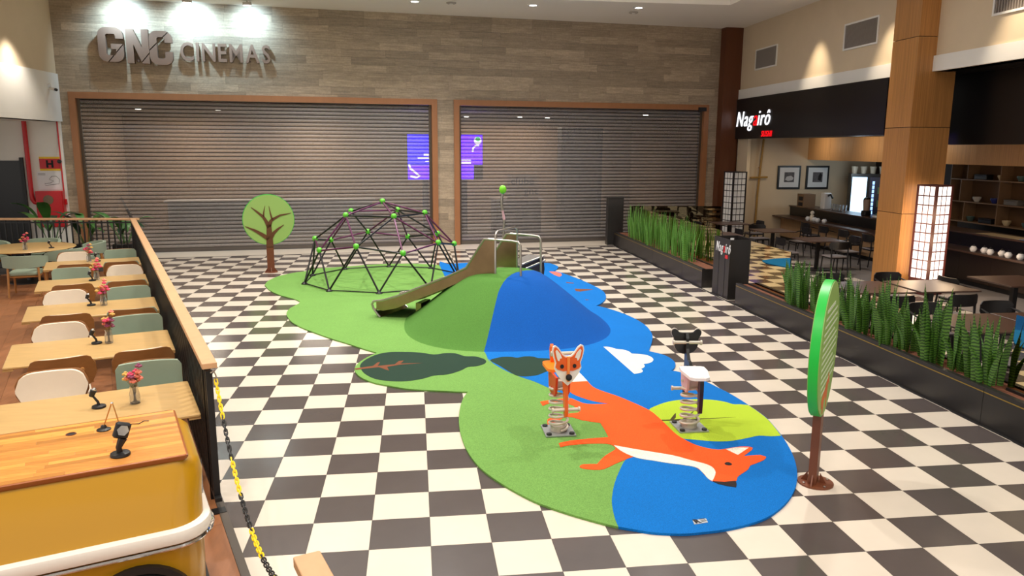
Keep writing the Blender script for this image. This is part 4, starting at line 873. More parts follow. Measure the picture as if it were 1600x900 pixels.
for k, (x, y) in enumerate(vs): vase('glass vase of dried ' + ['coral', 'pink', 'rose', 'red', 'peach'][k] + ' flowers on ' + nm[k], D(x, y, .751), [1, 2, 0, 0, 3][k])
# ---- small black table lamps / clip stands
def clamp_lamp(label, m, tilt=0., silver=False):
    t = thing('table_lamp', label, 'table lamp', m)
    obj('base', MB().lathe([(.05, 0), (.055, .006), (.052, .018), (.03, .024)], n=20), m_black, t, True)
    obj('arm', MB().tube([(0, 0, .02), (-.005, 0, .05), (-.04, 0, .105)], [.013, .011, .009], 8) if not silver else MB().tube([(0, 0, .02), (-.005, 0, .05), (.02, 0, .1)], [.016, .017, .026], 8), m_black, t, True)
    if silver: 
        h = obj('head', MB().rbox(-.042, .042, -.022, .022, -.042, .05, .018).xf(TR(.018, 0, .145) @ Matrix.Rotation(.35, 4, 'Y')), m_black, t, True)
        obj('badge', MB().plate([(.033 * cos(a * pi / 3), .033 * sin(a * pi / 3)) for a in range(6)], lambda a, b, c: (a, c, b), .006).xf(TR(.02, -.024, .155) @ Matrix.Rotation(.35, 4, 'Y')), m_chrome, h)
    else: obj('head', MB().tube([(-.05, 0, .1), (-.028, 0, .15)], [.02, .026], 10), m_black, t, True); obj('reflector', MB().ball((-.026, 0, .155), .018), m_chrome, t, True)
    return t
ls = [(-.78, .55), (-.79, 2.9), (-.85, 5.22), (-.84, 7.4), (-.76, 9.72)]
for k, (x, y) in enumerate(ls): clamp_lamp('small black swivel lamp on ' + nm[k], D(x, y, .751, -.3 + .25 * k))
# ---- round table with sage tub chairs
rc = Vector((-11.9, 10.7, 0))
t = thing('round_table', 'large round oak table at the far end of the deck', 'table', TR(rc.x, rc.y, .006))
obj('table_top', MB().lathe([(.001, .715), (.9, .715), (.92, .73), (.9, .745), (.001, .745)], n=48), m_tabletop, t, True); obj('pedestal', MB().tube([(0, 0, .02), (0, 0, .715)], .06, 12), m_black, t, True); obj('foot', MB().lathe([(.4, 0), (.4, .02), (.06, .04)], n=24), m_black, t, True)
for k in range(4): obj('brace', MB().tube([(.05 * cos(k * pi / 2 + .5), .05 * sin(k * pi / 2 + .5), .4), (.5 * cos(k * pi / 2 + .5), .5 * sin(k * pi / 2 + .5), .71)], .018, 6), m_black, t)
def make_tub():
    t = thing('armchair', 'x', 'armchair', Matrix())
    rings = []
    for k in range(25):
        a = radians(-205 + 230 * k / 24); f = abs(k - 12) / 12; zt = .80 - .1 * f ** 3; zb = .56 + .02 * f; rx, ry = .33, .29
        rings.append([(rx * cos(a), ry * sin(a), zb), ((rx + .05) * cos(a), (ry + .05) * sin(a), zb), ((rx + .06) * cos(a), (ry + .06) * sin(a), zt), (rx * cos(a), ry * sin(a), zt)])
    obj('wrap_back', MB().loft(rings), m_sage, t, True)
    obj('seat_pad', MB().rbox(-.27, .27, -.25, .27, .41, .48, .1, 6), m_sage, t, True); obj('seat_frame', MB().rbox(-.25, .25, -.23, .25, .37, .41, .08, 5), m_legw, t, True)
    for sx_ in (-1, 1):
        obj('leg', MB().tube([(sx_ * .25, .22, .58), (sx_ * .27, .26, 0)], [.022, .018], 8), m_legw, t, True); obj('leg', MB().tube([(sx_ * .25, -.22, .6), (sx_ * .27, -.3, 0)], [.022, .018], 8), m_legw, t, True)
    return t
tub = make_tub(); sp_ = [(-.75 - pi / 2 + .0, 1.3, 'with its back to the camera in front of the round table'), (.35, 1.15, 'on the rail side of the round table'), (1.7, .93, 'behind the round table near the far rail'), (2.6, 1.2, 'at the far picture-edge side of the round table'), (-.55, 1.2, 'between the round table and the long tables')]
for k, (a, r, lb) in enumerate(sp_):
    m = TR(rc.x + r * cos(a), rc.y + r * sin(a), .006, a + pi / 2)
    if k == 0: m = TR(-11.22, 9.15, .006, radians(14)); tub.matrix_world = m; tub['label'] = 'sage green tub armchair ' + lb; tub['group'] = 'armchairs at the round table'
    else: dup(tub, m, 'sage green tub armchair ' + lb, 'armchairs at the round table')
vase('glass vase of dried crimson flowers on the round table', TR(-11.72, 10.25, .752), 0); clamp_lamp('small black swivel lamp with a bright head on the round table', TR(-11.32, 10.5, .752, .5))
# ---- potted plants beyond the far rail
m_leafg = mat('broad_leaf', (62, 112, 48), .4, var=.2, vscale=5, rnd=.2); m_leafd = mat('dark_leaf', (34, 64, 40), .4, var=.2, vscale=5, rnd=.2)
def blade(L, w, droop, n=7):
    rings = []
    for k in range(n + 1):
        f = k / n; ww = w * sin(pi * min(.06 + f * .94, .985)) ** .8; x = L * f * cos(droop * f); z = L * f * sin(1.2 - droop * f * 1.2)
        x = L * f * (.35 + .65 * f * droop); rings.append([(x, -ww, z + .25 * ww), (x, 0, z), (x, ww, z + .25 * ww), (x, 0, z - .004)])
    return MB().loft(rings)
LV = [blade(.62, .10, .7), blade(.75, .12, .5), blade(.5, .09, .9)]
LM = {(i, g_): LV[i].mesh('leaf', m_leafg if g_ else m_leafd, True) for i in range(3) for g_ in (0, 1)}
def pot_plant(label, x, y, s, seed):
    t = thing('potted_plant', label, 'plant', TR(x, y, 0)); rnd = random.Random(seed)
    obj('pot', MB().rbox(-.24, .24, -.2, .2, 0, .5, .02), m_black, t); obj('soil', MB().box(-.21, .21, -.17, .17, .5, .505), mat('soil', (58, 42, 30), .95), t)
    for k in range(9):
        a = k * 2.4 + rnd.random(); st = .25 + rnd.random() * .3 * s; tilt = .1 + .12 * rnd.random()
        b = Vector((.08 * cos(a), .08 * sin(a), .5)); e = b + Vector((tilt * cos(a), tilt * sin(a), st))
        stem = obj('stalk', MB().tube([b, (b + e) / 2 + Vector((0, 0, .02)), e], .008, 5), m_leafg, t)
        obj('leaf', LM[(k % 3, (k + seed) % 3 > 0)], None, t, mtx=Matrix.Translation(e) @ Matrix.Rotation(a, 4, 'Z') @ Matrix.Scale(.8 + .35 * rnd.random() * s, 4))
    return t
pot_plant('broad-leaved potted plant near the corner of the two rails', -10.85, 13.3, .7, 1); pot_plant('leafy potted plant just beyond the middle of the far rail', -11.75, 13.3, .8, 2); pot_plant('tall potted plant in front of the red cabinet', -12.65, 13.5, 1.2, 3)

# ---- yellow van-shaped bar counter
m_van = mat('van_yellow', (182, 132, 6), .32, coat=.3); m_vanw = mat('van_white', (238, 230, 218), .25, coat=.5); m_tyre = mat('tyre', (22, 21, 22), .7)
van = thing('van_bar', 'bright yellow van-shaped bar with white waistband and striped wooden top', 'bar counter', D(0, 0))
def ring(z, xr, y0, y1, r, xl=-3.2, n=8): return [(x, y, z) for x, y in rrect(xl, xr, y0, y1, r, n)]
obj('upper_body', MB().loft([ring(.74, -.24, -1.93, -.76, .2), ring(.86, -.235, -1.885, -.78, .2), ring(.97, -.22, -1.835, -.82, .19), ring(1.04, -.235, -1.80, -.86, .17), ring(1.072, -.27, -1.785, -.90, .13), ring(1.086, -.31, -1.775, -.93, .08)]), m_van, van, True)
obj('lower_body', MB().loft([ring(.09, -.28, -1.88, -.8, .2), ring(.3, -.25, -1.915, -.77, .2), ring(.66, -.24, -1.93, -.76, .2)]), m_van, van, True)
obj('waistband', MB().loft([ring(.655, -.23, -1.94, -.75, .2), ring(.665, -.205, -1.965, -.725, .22), ring(.70, -.195, -1.975, -.715, .23), ring(.735, -.205, -1.965, -.725, .22), ring(.745, -.23, -1.94, -.75, .2)]), m_vanw, van, True)
obj('chrome_strip', MB().tube([(x, y, .64) for x, y in rrect(-3.2, -.22, -1.95, -.74, .2, 8)], .012, 6, True), m_chrome, van, True)
obj('plinth', MB().box(-3.1, -.2, -1.8, -.9, .006, .09), m_black, van)
topo = obj('bar_top', MB().loft([ring(1.086, -.31, -1.78, -.925, .03), ring(1.10, -.30, -1.79, -.915, .03), ring(1.116, -.30, -1.79, -.915, .03), ring(1.12, -.305, -1.785, -.92, .03)]), mat('butcher_edge', (150, 82, 34), .3), van, True)
m_lam = mat('butcher_block', (216, 146, 72), .22, var=.16, vscale=7, stretch=(.8, 6, 1), rnd=.36, coat=.4)
rnd = random.Random(5); y = -1.78
while y < -.94:
    w = .047; x = -.312
    while x > -3.1:
        L = .3 + rnd.random() * .5; obj('stave', MB().box(max(x - L, -3.15) + .0006, x - .0006, y + .0004, min(y + w, -.926) - .0004, 1.115, 1.1215), m_lam, topo); x -= L
    y += w
wc = Vector((-.62, -1.91, .27))
obj('wheel_arch', MB().lathe([(.30, 0), (.30, .05), (.26, .05), (.26, 0), (.30, 0)], n=32, caps=False).xf(Matrix.Translation(wc) @ Matrix.Rotation(pi / 2, 4, 'X')), m_black, van, True)
wh = obj('wheel', MB().lathe([(.001, -.02), (.18, -.02), (.24, -.01), (.255, .02), (.24, .045), (.18, .035), (.001, .03)], n=32).xf(Matrix.Translation(wc) @ Matrix.Rotation(pi / 2, 4, 'X')), m_tyre, van, True)
obj('hub_cap', MB().lathe([(.13, 0), (.12, .03), (.04, .05), (.001, .05)], n=24).xf(Matrix.Translation(wc + Vector((0, -.035, 0))) @ Matrix.Rotation(pi / 2, 4, 'X')), m_chrome, wh, True)
obj('window_trim', MB().tube([(-.225, -1.6, 1.0), (-.228, -1.62, .92), (-.232, -1.64, .8)], .01, 6), m_chrome, van, True)
obj('headlight', MB().ball((-.24, -1.35, .48), .1, 8, 1.), m_chrome, van, True)
obj('cable_grommet', MB().lathe([(.022, 0), (.03, 0), (.03, .003), (.022, .003), (.022, 0)], (-.91, -1.12, 1.1215), 18, False), mat('grommet', (86, 40, 20), .4), van)
obj('cable_hole', MB().lathe([(.001, 0), (.022, 0), (.022, .001), (.001, .001)], (-.91, -1.12, 1.1215), 18), m_ink, van)
clamp_lamp('black clamp stand with a silver hexagon badge on the striped bar top', D(-.65, -1.63, 1.1215, 0.2), silver=True)
t = thing('folding_arm_stand', 'thin folded wire stand with black base on the striped bar top', 'stand', D(-.73, -1.13, 1.1215))
obj('base', MB().lathe([(.042, 0), (.042, .006), (.02, .014), (.014, .03)], n=18), m_black, t, True)
obj('wire', MB().tube([(0, 0, .02), (.055, -.02, .17), (.062, -.02, .17), (.09, -.04, .03), (.1, -.04, .02)], .004, 6), mat('brass_wire', (186, 140, 80), .35, .8), t, True); obj('tip', MB().ball((.058, -.02, .172), .009, 6), m_chrome, t, True)
obj('cord', MB().tube([(.1, -.04, .006), (.16, .02, .005), (.2, .0, .006), (.23, .04, .006), (.26, .03, .005)], .003, 5), m_black, t)

# ================================================================= RESTAURANT
# ---- planters along the plaza
m_plb = mat('planter_black', (34, 31, 30), .38, var=.05, vscale=3); m_gold = mat('gold_line', (150, 124, 52), .4, .4); m_mulch = mat('mulch', (112, 66, 44), .95, var=.3, vscale=30, bump=1., bscale=60)
def planter(label, ya, yb, seams):
    t = thing('planter_box', label, 'planter', TR(2.3, (ya + yb) / 2, 0)); c = (ya + yb) / 2; ys_ = [ya] + seams + [yb]
    for a, b in zip(ys_, ys_[1:]):
        p = obj('front_panel', MB().box(0, .025, a - c + .003, b - c - .003, .0, .40), m_plb, t); obj('inlay_strip', MB().box(-.002, .001, a - c + .004, b - c - .004, .352, .364), m_gold, p)
    obj('rear_panel', MB().box(.455, .48, ya - c, yb - c, 0, .40), m_plb, t)
    for a in (ya, yb - .025): obj('end_panel', MB().box(.025, .455, a - c, a - c + .025, 0, .40), m_plb, t)
    obj('rim', MB().box(.0, .07, ya - c, yb - c, .40, .41), m_plb, t); obj('rim', MB().box(.4, .48, ya - c, yb - c, .40, .41), m_plb, t)
    obj('mulch_bed', MB().box(.025, .455, ya - c + .03, yb - c - .03, .02, .385), m_mulch, t)
    return t
planter('long black planter box beside the checkered floor nearest the front', -4.5, 6.85, [-2.5, .5, 3.55]); planter('far black planter box running towards the cinema shutters', 8.55, 15.7, [9.75, 11.9])
# ---- glass screens over the planters
def glass_mat(name='smoked_glass', base=.5):
    m = bpy.data.materials.new(name); m.use_nodes = True; nt = m.node_tree; N = nt.nodes
    tr = N.new('ShaderNodeBsdfTransparent'); tr.inputs[0].default_value = (.26, .21, .15, 1); gl = N.new('ShaderNodeBsdfGlossy'); gl.inputs['Roughness'].default_value = .0; gl.inputs[0].default_value = (.95, .80, .48, 1)
    fr = N.new('ShaderNodeFresnel'); fr.inputs[0].default_value = 1.9; mx = N.new('ShaderNodeMixShader'); ad = N.new('ShaderNodeMath'); ad.operation = 'MULTIPLY_ADD'; ad.inputs[1].default_value = .9; ad.inputs[2].default_value = base; ad.use_clamp = True
    nt.links.new(fr.outputs[0], ad.inputs[0]); nt.links.new(ad.outputs[0], mx.inputs[0]); nt.links.new(tr.outputs[0], mx.inputs[1]); nt.links.new(gl.outputs[0], mx.inputs[2]); nt.links.new(mx.outputs[0], N['Material Output'].inputs[0]); return m
m_sg = glass_mat(); m_sgd = glass_mat('dark_glass', .03)
def screen(label, ya, yb, x=2.53):
    t = thing('glass_screen', label, 'glass screen', TR(x, (ya + yb) / 2, .385)); h = (yb - ya) / 2
    obj('pane', MB().box(-.005, .005, -h, h, .03, .82), m_sg, t); obj('shoe', MB().box(-.02, .02, -h, h, 0, .03), m_black, t); obj('edge_trim', MB().box(-.008, .008, -h - .006, -h, .0, .82), m_black, t)
screen('smoked glass screen at the gap end of the near planter', 5.27, 6.8); screen('smoked glass screen behind the near snake plants at the picture edge', -1.4, .45); screen('smoked glass screen at the near end of the far planter', 8.62, 15.4, 2.725)
t = thing('glass_screen', 'dark glass screen closing the dining area in front of the shutter', 'glass screen', TR(2.82, 15.6, 0, radians(-7.3)))
obj('pane', MB().box(0, 2.65, -.005, .005, .03, 1.2), m_sgd, t); obj('shoe', MB().box(0, 2.65, -.03, .03, 0, .03), m_black, t); obj('edge_trim', MB().box(2.65, 2.67, -.01, .01, 0, 1.2), m_black, t)
t = thing('black_pillar', 'short black pillar at the far end of the planter', 'pillar', TR(2.3, 15.85, 0)); obj('shaft', MB().rbox(-.2, .28, -.13, .13, 0, 1.42, .008), m_plb, t); obj('cap', MB().rbox(-.21, .29, -.14, .14, 1.42, 1.45, .008), m_plb, t)
# ---- host stand / bin with lettering
t = thing('host_stand', 'open-topped black stand with red and white lettering between the planters', 'stand', TR(2.32, 7.25, 0))
obj('front_panel', MB().box(0, .02, 0, .78, 0, 1.17), m_plb, t); obj('rear_panel', MB().box(.48, .5, 0, .78, 0, 1.17), m_plb, t); obj('side_panel', MB().box(.02, .48, 0, .02, 0, 1.17), m_plb, t); obj('side_panel', MB().box(.02, .48, .76, .78, 0, 1.17), m_plb, t); obj('shelf', MB().box(.02, .48, .02, .76, .9, .92), m_plb, t)
for y in (.2, .5): obj('groove_bead', MB().box(-.004, 0, y, y + .012, 0, 1.0), m_black, t)
cur = 0; m_lw = mat('label_white', (230, 228, 228), .5); m_lr = mat('label_red', (216, 30, 36), .5)
for i, chh in enumerate('Nagairô'):
    me = text_mesh(chh, .26, .004, shear=.25, sx=.8, offset=.004); xs = [v.co.x for v in me.vertices]; me.materials.append(m_lr if i == 3 else m_lw)
    o = obj('letter', me, None, t); o.matrix_local = TR(-.006, .66 - (cur - min(xs)) * .86, .9) @ SIDE @ Matrix.Diagonal((.86, 1, 1, 1)); cur += max(xs) - min(xs) + .012
obj('red_tag', MB().box(-.008, 0, .08, .2, .79, .86), m_lr, t)
t = thing('napkin_cup', 'small white cup on the black stand', 'cup', TR(2.42, 7.4, .92)); obj('cup', MB().lathe([(.03, 0), (.036, .27), (.032, .27), (.027, .01), (.001, .01)], n=14), m_lw, t, True)
# ---- snake plants
def snake_mat(name, a, b):
    m = bpy.data.materials.new(name); m.use_nodes = True; nt = m.node_tree; N = nt.nodes; bs = N['Principled BSDF']; bs.inputs['Roughness'].default_value = .45
    tc = N.new('ShaderNodeTexCoord'); wv = N.new('ShaderNodeTexWave'); wv.bands_direction = 'Z'; wv.inputs['Scale'].default_value = 9; wv.inputs['Distortion'].default_value = 5; wv.inputs['Detail'].default_value = 2
    mp = N.new('ShaderNodeMapping'); mp.inputs['Scale'].default_value = (2, 2, 1); nt.links.new(tc.outputs['Object'], mp.inputs[0]); nt.links.new(mp.outputs[0], wv.inputs[0])
    cr = N.new('ShaderNodeValToRGB'); cr.color_ramp.elements[0].color = (*lin(a), 1); cr.color_ramp.elements[1].color = (*lin(b), 1); nt.links.new(wv.outputs['Fac'], cr.inputs[0]); nt.links.new(cr.outputs[0], bs.inputs['Base Color']); return m
m_sn = snake_mat('snake_leaf', (22, 58, 20), (92, 138, 48)); m_sn2 = snake_mat('reed_leaf', (62, 118, 40), (112, 160, 66))
def sblade(L, w, bend, tw):
    rings = []
    for k in range(8):
        f = k / 7; ww = w * (.55 + .45 * sin(pi * min(f * .9 + .1, 1))) * (1 if f < .62 else max(1 - ((f - .62) / .38) ** 1.3, .02)); a = tw * f; x = bend * f * f; z = L * f
        c, s = cos(a), sin(a); rings.append([(x - ww * c, -ww * s, z), (x + .12 * ww * s, -.12 * ww * c + .0, z), (x + ww * c, ww * s, z), (x - .25 * ww * s, .25 * ww * c + .004, z)])
    return MB().loft(rings)
SB = [sblade(.78, .042, .08, .9).mesh('leaf', m_sn, True), sblade(.62, .044, .13, -.8).mesh('leaf', m_sn, True), sblade(.86, .04, .06, 1.3).mesh('leaf', m_sn, True), sblade(.5, .042, .18, .5).mesh('leaf', m_sn, True)]
RB = [sblade(.72, .014, .06, .5).mesh('leaf', m_sn2, True), sblade(.6, .013, .1, -.5).mesh('leaf', m_sn2, True), sblade(.82, .014, .04, .8).mesh('leaf', m_sn2, True)]
def clump(name, label, group, x, y, meshes, n, seed, sc=1.):
    rnd = random.Random(seed); t = thing(name, label, 'plant', TR(x, y, .375), group)
    for k in range(n):
        a = rnd.random() * 2 * pi; r = .03 + rnd.random() * .13
        obj('leaf', meshes[rnd.randrange(len(meshes))], None, t, mtx=TR(r * cos(a) * .9, r * sin(a) * .95, 0, a + rnd.uniform(-.6, .6)) @ Matrix.Scale(sc * rnd.uniform(.72, 1.12), 4))
ny = 17
for k in range(ny):
    y = .62 + k * (5.15 - .62) / (ny - 1); lab = 'snake plant in the near planter, ' + (ORD[k] + ' from the front glass screen' if k < 9 else ORD[ny - 1 - k] + ' from the gap beside the host stand')
    clump('snake_plant', lab, 'snake plants in the near planter', 2.5 + .1 * (((k * 5) % 3) - 1) * .5, y, SB, 14, k + 11, 1.04 if k in (1, 3) else .92)
nf = 12
for k in range(nf):
    y = 9.75 + k * (14.6 - 9.75) / (nf - 1); lab = 'slim reed-leaved plant in the far planter, ' + (ORD[k] + ' from its near end' if k < 6 else ORD[nf - 1 - k] + ' from the black pillar')
    clump('reed_plant', lab, 'reed plants in the far planter', 2.48 + .03 * ((k % 3) - 1), y, RB, 20, k + 51, 1.15)

# ---- dining furniture, black
m_bt = mat('black_table', (76, 54, 44), .36); m_bc = mat('black_chair', (24, 21, 22), .4); m_bs = mat('grey_seat', (120, 112, 112), .6)
def make_btable():
    t = thing('bistro_table', 'x', 'table', Matrix()); obj('table_top', MB().rbox(-.5, .5, -.5, .5, .72, .745, .012), m_bt, t); obj('column', MB().box(-.04, .04, -.04, .04, .02, .72), m_bc, t); obj('foot', MB().rbox(-.27, .27, -.27, .27, 0, .02, .02), m_bc, t); return t
bt = make_btable(); bt_used = []
def btable(x, y, lab, s=1., rz=0):
    m = TR(x, y, .008, rz) @ Matrix.Diagonal((s, s, 1, 1))
    if not bt_used: bt_used.append(1); bt.matrix_world = m; bt['label'] = lab; bt['group'] = 'black restaurant tables'; return bt
    return dup(bt, m, lab, 'black restaurant tables')
def make_bchair():
    t = thing('black_chair', 'x', 'chair', Matrix())
    dep = lambda x: -.24 + 1.1 * x * x
    obj('backrest', grid_shell(-.25, .25, .62, .80, .04, dep, .02, 12), m_bc, t, True); obj('seat', MB().rbox(-.22, .22, -.2, .22, .43, .455, .05, 4), m_bs, t, True); obj('seat_frame', MB().rbox(-.21, .21, -.19, .21, .40, .43, .04, 4), m_bc, t)
    for sx_ in (-1, 1):
        obj('leg', MB().tube([(sx_ * .19, .19, .42), (sx_ * .205, .22, 0)], [.018, .014], 6), m_bc, t, True); obj('leg', MB().tube([(sx_ * .2, dep(.2) - .0, .68), (sx_ * .2, -.2, .42), (sx_ * .21, -.25, 0)], [.016, .018, .014], 6), m_bc, t, True)
        obj('arm', MB().tube([(sx_ * .235, dep(.235), .70), (sx_ * .25, -.06, .68), (sx_ * .245, .08, .64)], [.013, .014, .01], 6), m_bc, t, True)
    return t
bc = make_bchair(); bc_used = []
def bchair(x, y, rz, lab):
    m = TR(x, y, .008, rz)
    if not bc_used: bc_used.append(1); bc.matrix_world = m; bc['label'] = lab; bc['group'] = 'black restaurant chairs'; return bc
    return dup(bc, m, lab, 'black restaurant chairs')
# near group
btable(3.38, 1.95, 'near dark table right behind the front snake plants'); btable(4.42, 1.95, 'dark table beside the front snake plants, further inside')
btable(3.42, 4.45, 'dark table behind the middle snake plants, planter side'); btable(4.5, 4.45, 'lantern-lit brown table top behind the middle snake plants'); btable(6.25, 4.75, 'dark table at the picture edge beyond the lit table')
for x, y, r, lb in [(3.3, 2.75, pi, 'at the far side of the nearest table'), (4.4, 2.75, pi, 'at the far side of the nearest pair, inner seat'), (3.3, 1.2, 0, 'at the near side of the nearest table'), (4.4, 1.2, 0, 'at the near side of the nearest pair, inner seat'),
                    (3.35, 5.25, pi, 'at the far side of the middle table, planter seat'), (4.4, 5.25, pi, 'at the far side of the lit table'), (3.3, 3.65, 0, 'at the near side of the middle table, planter seat'), (4.3, 3.65, .1, 'at the near side of the lit table'),
                    (5.32, 4.9, -pi / 2, 'between the lit table and the edge table'), (7.15, 4.6, pi / 2, 'beyond the edge table'), (6.25, 3.75, 0.2, 'in front of the edge table')]:
    bchair(x, y, r, 'black curved-back chair ' + lb)
# far group
for k, (x, y) in enumerate([(6.0, 10.6), (5.85, 12.65), (5.5, 14.7), (4.05, 11.9), (3.95, 14.2)]):
    btable(x, y, ['square blue-grey lit table top before the counter', 'dark table second back from the host stand', 'dark table in front of the unlit lantern', 'dark table behind the far planter reeds', 'dark table in the back corner by the dark glass'][k], .92)
    for j, (dx_, dy_, r) in enumerate([(-.78, 0, -pi / 2), (.78, 0, pi / 2), (0, .78, pi), (0, -.78, 0)]):
        if (k, j) in ((3, 0), (1, 3), (4, 1), (2, 2), (2, 3), (3, 1), (0, 2)): continue
        bchair(x + dx_, y + dy_, r, 'black chair on the ' + ['plaza', 'counter', 'far', 'near'][j] + ' side of the ' + ['blue-grey lit table', 'dark table second back from the host stand', 'table by the unlit lantern', 'table behind the far reeds', 'back corner table'][k])
# ---- lanterns
m_shoji = mat('shoji_paper', (240, 236, 232), .6); e_shoji = emis('lit_paper', (255, 236, 222), 2.2); m_lf = mat('lantern_frame_red', (70, 26, 24), .6); m_lfd = mat('lantern_frame_dark', (34, 24, 22), .5)
def lantern(label, x, y, rz, w, h, paper, fr, glow):
    t = thing('shoji_lantern', label, 'lantern', TR(x, y, .008, rz)); z0 = .33
    obj('plinth', MB().box(0, w, 0, w, 0, z0), fr, t); obj('cap', MB().box(-.01, w + .01, -.01, w + .01, h - .03, h), fr, t)
    for a in (0, w - .03):
        for b in (0, w - .03): obj('corner_post', MB().box(a - .008, a + .038, b - .008, b + .038, z0, h - .03), fr, t)
    for fx_, (ax, ay, bx, by) in enumerate([(.03, .006, w - .03, .012), (.03, w - .012, w - .03, w - .006), (.006, .03, .012, w - .03), (w - .012, .03, w - .006, w - .03)]):
        obj('paper_panel', MB().box(ax, bx, ay, by, z0, h - .03), paper, t)
        n = 10
        for k in range(1, n):
            z = z0 + (h - .03 - z0) * k / n; q = obj('muntin', MB().box(ax - .004 if fx_ > 1 else ax, bx + .004 if fx_ > 1 else bx, ay - .004 if fx_ < 2 else ay, by + .004 if fx_ < 2 else by, z - .011, z + .011), fr, t)
        for k in (1, 2):
            if fx_ < 2: xx = ax + (bx - ax) * k / 3; obj('muntin', MB().box(xx - .009, xx + .009, ay - .003, by + .003, z0, h - .03), fr, t)
            else: yy = ay + (by - ay) * k / 3; obj('muntin', MB().box(ax - .003, bx + .003, yy - .009, yy + .009, z0, h - .03), fr, t)
    if glow: 
        for z in (.6, 1.1, 1.6): lamp('lantern_bulb', 'POINT', TR(x, y, 0, rz) @ Vector((w / 2, -.25, z)), 11, (1, .72, .45), .15); lamp('lantern_bulb', 'POINT', TR(x, y, 0, rz) @ Vector((-.22, w / 2, z)), 11, (1, .72, .45), .15)
lantern('tall glowing white shoji lantern beside the wood column', 6.47, 7.2, radians(15), .44, 2.2, e_shoji, m_lf, True)
lantern('unlit paper shoji lantern in front of the dark brown pillar', 6.0, 15.75, radians(12), .48, 2.2, m_shoji, m_lfd, False)
# ---- bamboo cross on the cream wall
m_bam = mat('bamboo', (168, 128, 60), .5, var=.1, vscale=10)
t = thing('bamboo_pole', 'bamboo pole with short crosspiece against the cream wall', 'bamboo', TR(7.3, 16.85, .008)); obj('pole', MB().tube([(0, 0, 0), (.02, 0, 1.4), (.12, 0, 3.2)], .035, 8), m_bam, t, True); obj('crosspiece', MB().tube([(-.28, -.05, 1.98), (.3, -.05, 2.0)], .03, 8), m_bam, t, True)
for z in (.5, .95, 1.4, 2.3): obj('node_ring', MB().lathe([(.04, -.01), (.042, 0), (.04, .01)], (.012 * z, 0, z), 8), m_bam, t)
# ---- framed pictures
for k, x in enumerate((8.0, 8.98)):
    t = thing('framed_picture', ['black framed picture nearer the bamboo pole', 'black framed picture nearer the drinks fridge'][k], 'picture', TR(x, 16.93, 1.62), 'framed pictures on the cream wall')
    obj('frame', MB().box(0, .78, -.03, .018, 0, .75), m_black, t); obj('mount', MB().box(.06, .72, -.034, -.03, .06, .69), mat('mount_white', (222, 226, 230), .7), t); obj('print', MB().box(.22, .56, -.037, -.034, .22, .54), mat('print_grey', (92, 90, 94), .7, var=.5, vscale=7), t)
    sh = [(.25, .3), (.35, .26), (.5, .28), (.54, .36), (.45, .43), (.3, .4)] if k == 0 else [(.4, .3), (.5, .26), (.54, .45), (.48, .52), (.42, .44)]
    obj('print_shape', MB().plate([(a, b) for a, b in sh], lambda a, b, c: (a, -.039 + c, b), .003), mat('print_light', (196, 196, 200), .7) if k == 0 else m_ink, t)
# ---- sushi counter
t = thing('sushi_counter', 'long black sushi counter with wood panelled front', 'counter', TR(8.2, 9.5, .006))
m_cf = mat('counter_front', (168, 132, 96), .55, var=.1, vscale=8, stretch=(3, 3, .2), rnd=.05)
y = -6.5
while y < 7.4:
    w = min(.93, 7.4 - y); obj('front_board', MB().box(0, .025, y + .002, y + w - .002, .1, .72), m_cf if y > -.6 else mat('counter_front_dark', (44, 30, 22), .55), t); y += w
obj('kick', MB().box(.03, .5, -6.5, 7.4, 0, .1), m_black, t); obj('upstand', MB().box(.3, .6, -6.5, 7.4, .72, 1.06), m_blackg, t); obj('ledge', MB().box(-.3, .3, -6.5, 7.4, .74, .78), m_bt, t); obj('counter_top', MB().box(.25, .95, -6.5, 7.4, 1.06, 1.09), m_bt, t); obj('carcass', MB().box(.03, .3, -6.5, 7.4, .1, .74), m_blackg, t)
# bar stools / chairs at the counter
for k, y in enumerate((9.9, 11.0, 12.1, 13.1, 14.1)):
    bchair(7.72, y, -pi / 2, 'black chair drawn up to the sushi counter, ' + ORD[k] + ' from the lantern')
# ---- fridge, kitchen and shelf pieces
e_fr = emis('fridge_light', (190, 226, 255), 2.6); e_fr2 = emis('fridge_led', (150, 190, 255), 2.2)
t = thing('drinks_fridge', 'tall lit drinks fridge behind the counter', 'fridge', TR(9.75, 15.6, .006, radians(-25)))
obj('cabinet', MB().box(0, 1.1, 0, .7, 0, 2.15), m_black, t); obj('lit_door', MB().box(.04, .46, -.012, 0, .3, 2.05), e_fr, t); obj('dark_door', MB().box(.54, 1.06, -.012, 0, .3, 2.05), mat('fridge_dark', (26, 34, 60), .2), t)
for k in range(12): obj('led_dash', MB().box(.62, .68, -.02, -.012, .4 + k * .13, .5 + k * .13), e_fr2, t)
for k, z in enumerate((.75, 1.15, 1.55)): obj('product', MB().box(.78, .98, -.018, -.012, z, z + .2), mat('product_green', (96, 120, 84), .6), t)
bk = mat('bucket_cream', (170, 158, 140), .6)
for k in range(4):
    t = thing('ice_bucket', 'cream bucket on top of the drinks fridge, ' + ORD[k] + ' in its row', 'bucket', TR(9.97 + .24 * k, 15.8 - .11 * k, 2.157)); obj('bucket', MB().lathe([(.07, 0), (.1, .22), (.09, .22), (.065, .02), (.001, .02)], n=16), bk, t, True); obj('rim', MB().lathe([(.098, .2), (.108, .21), (.1, .225)], n=16), bk, t, True)
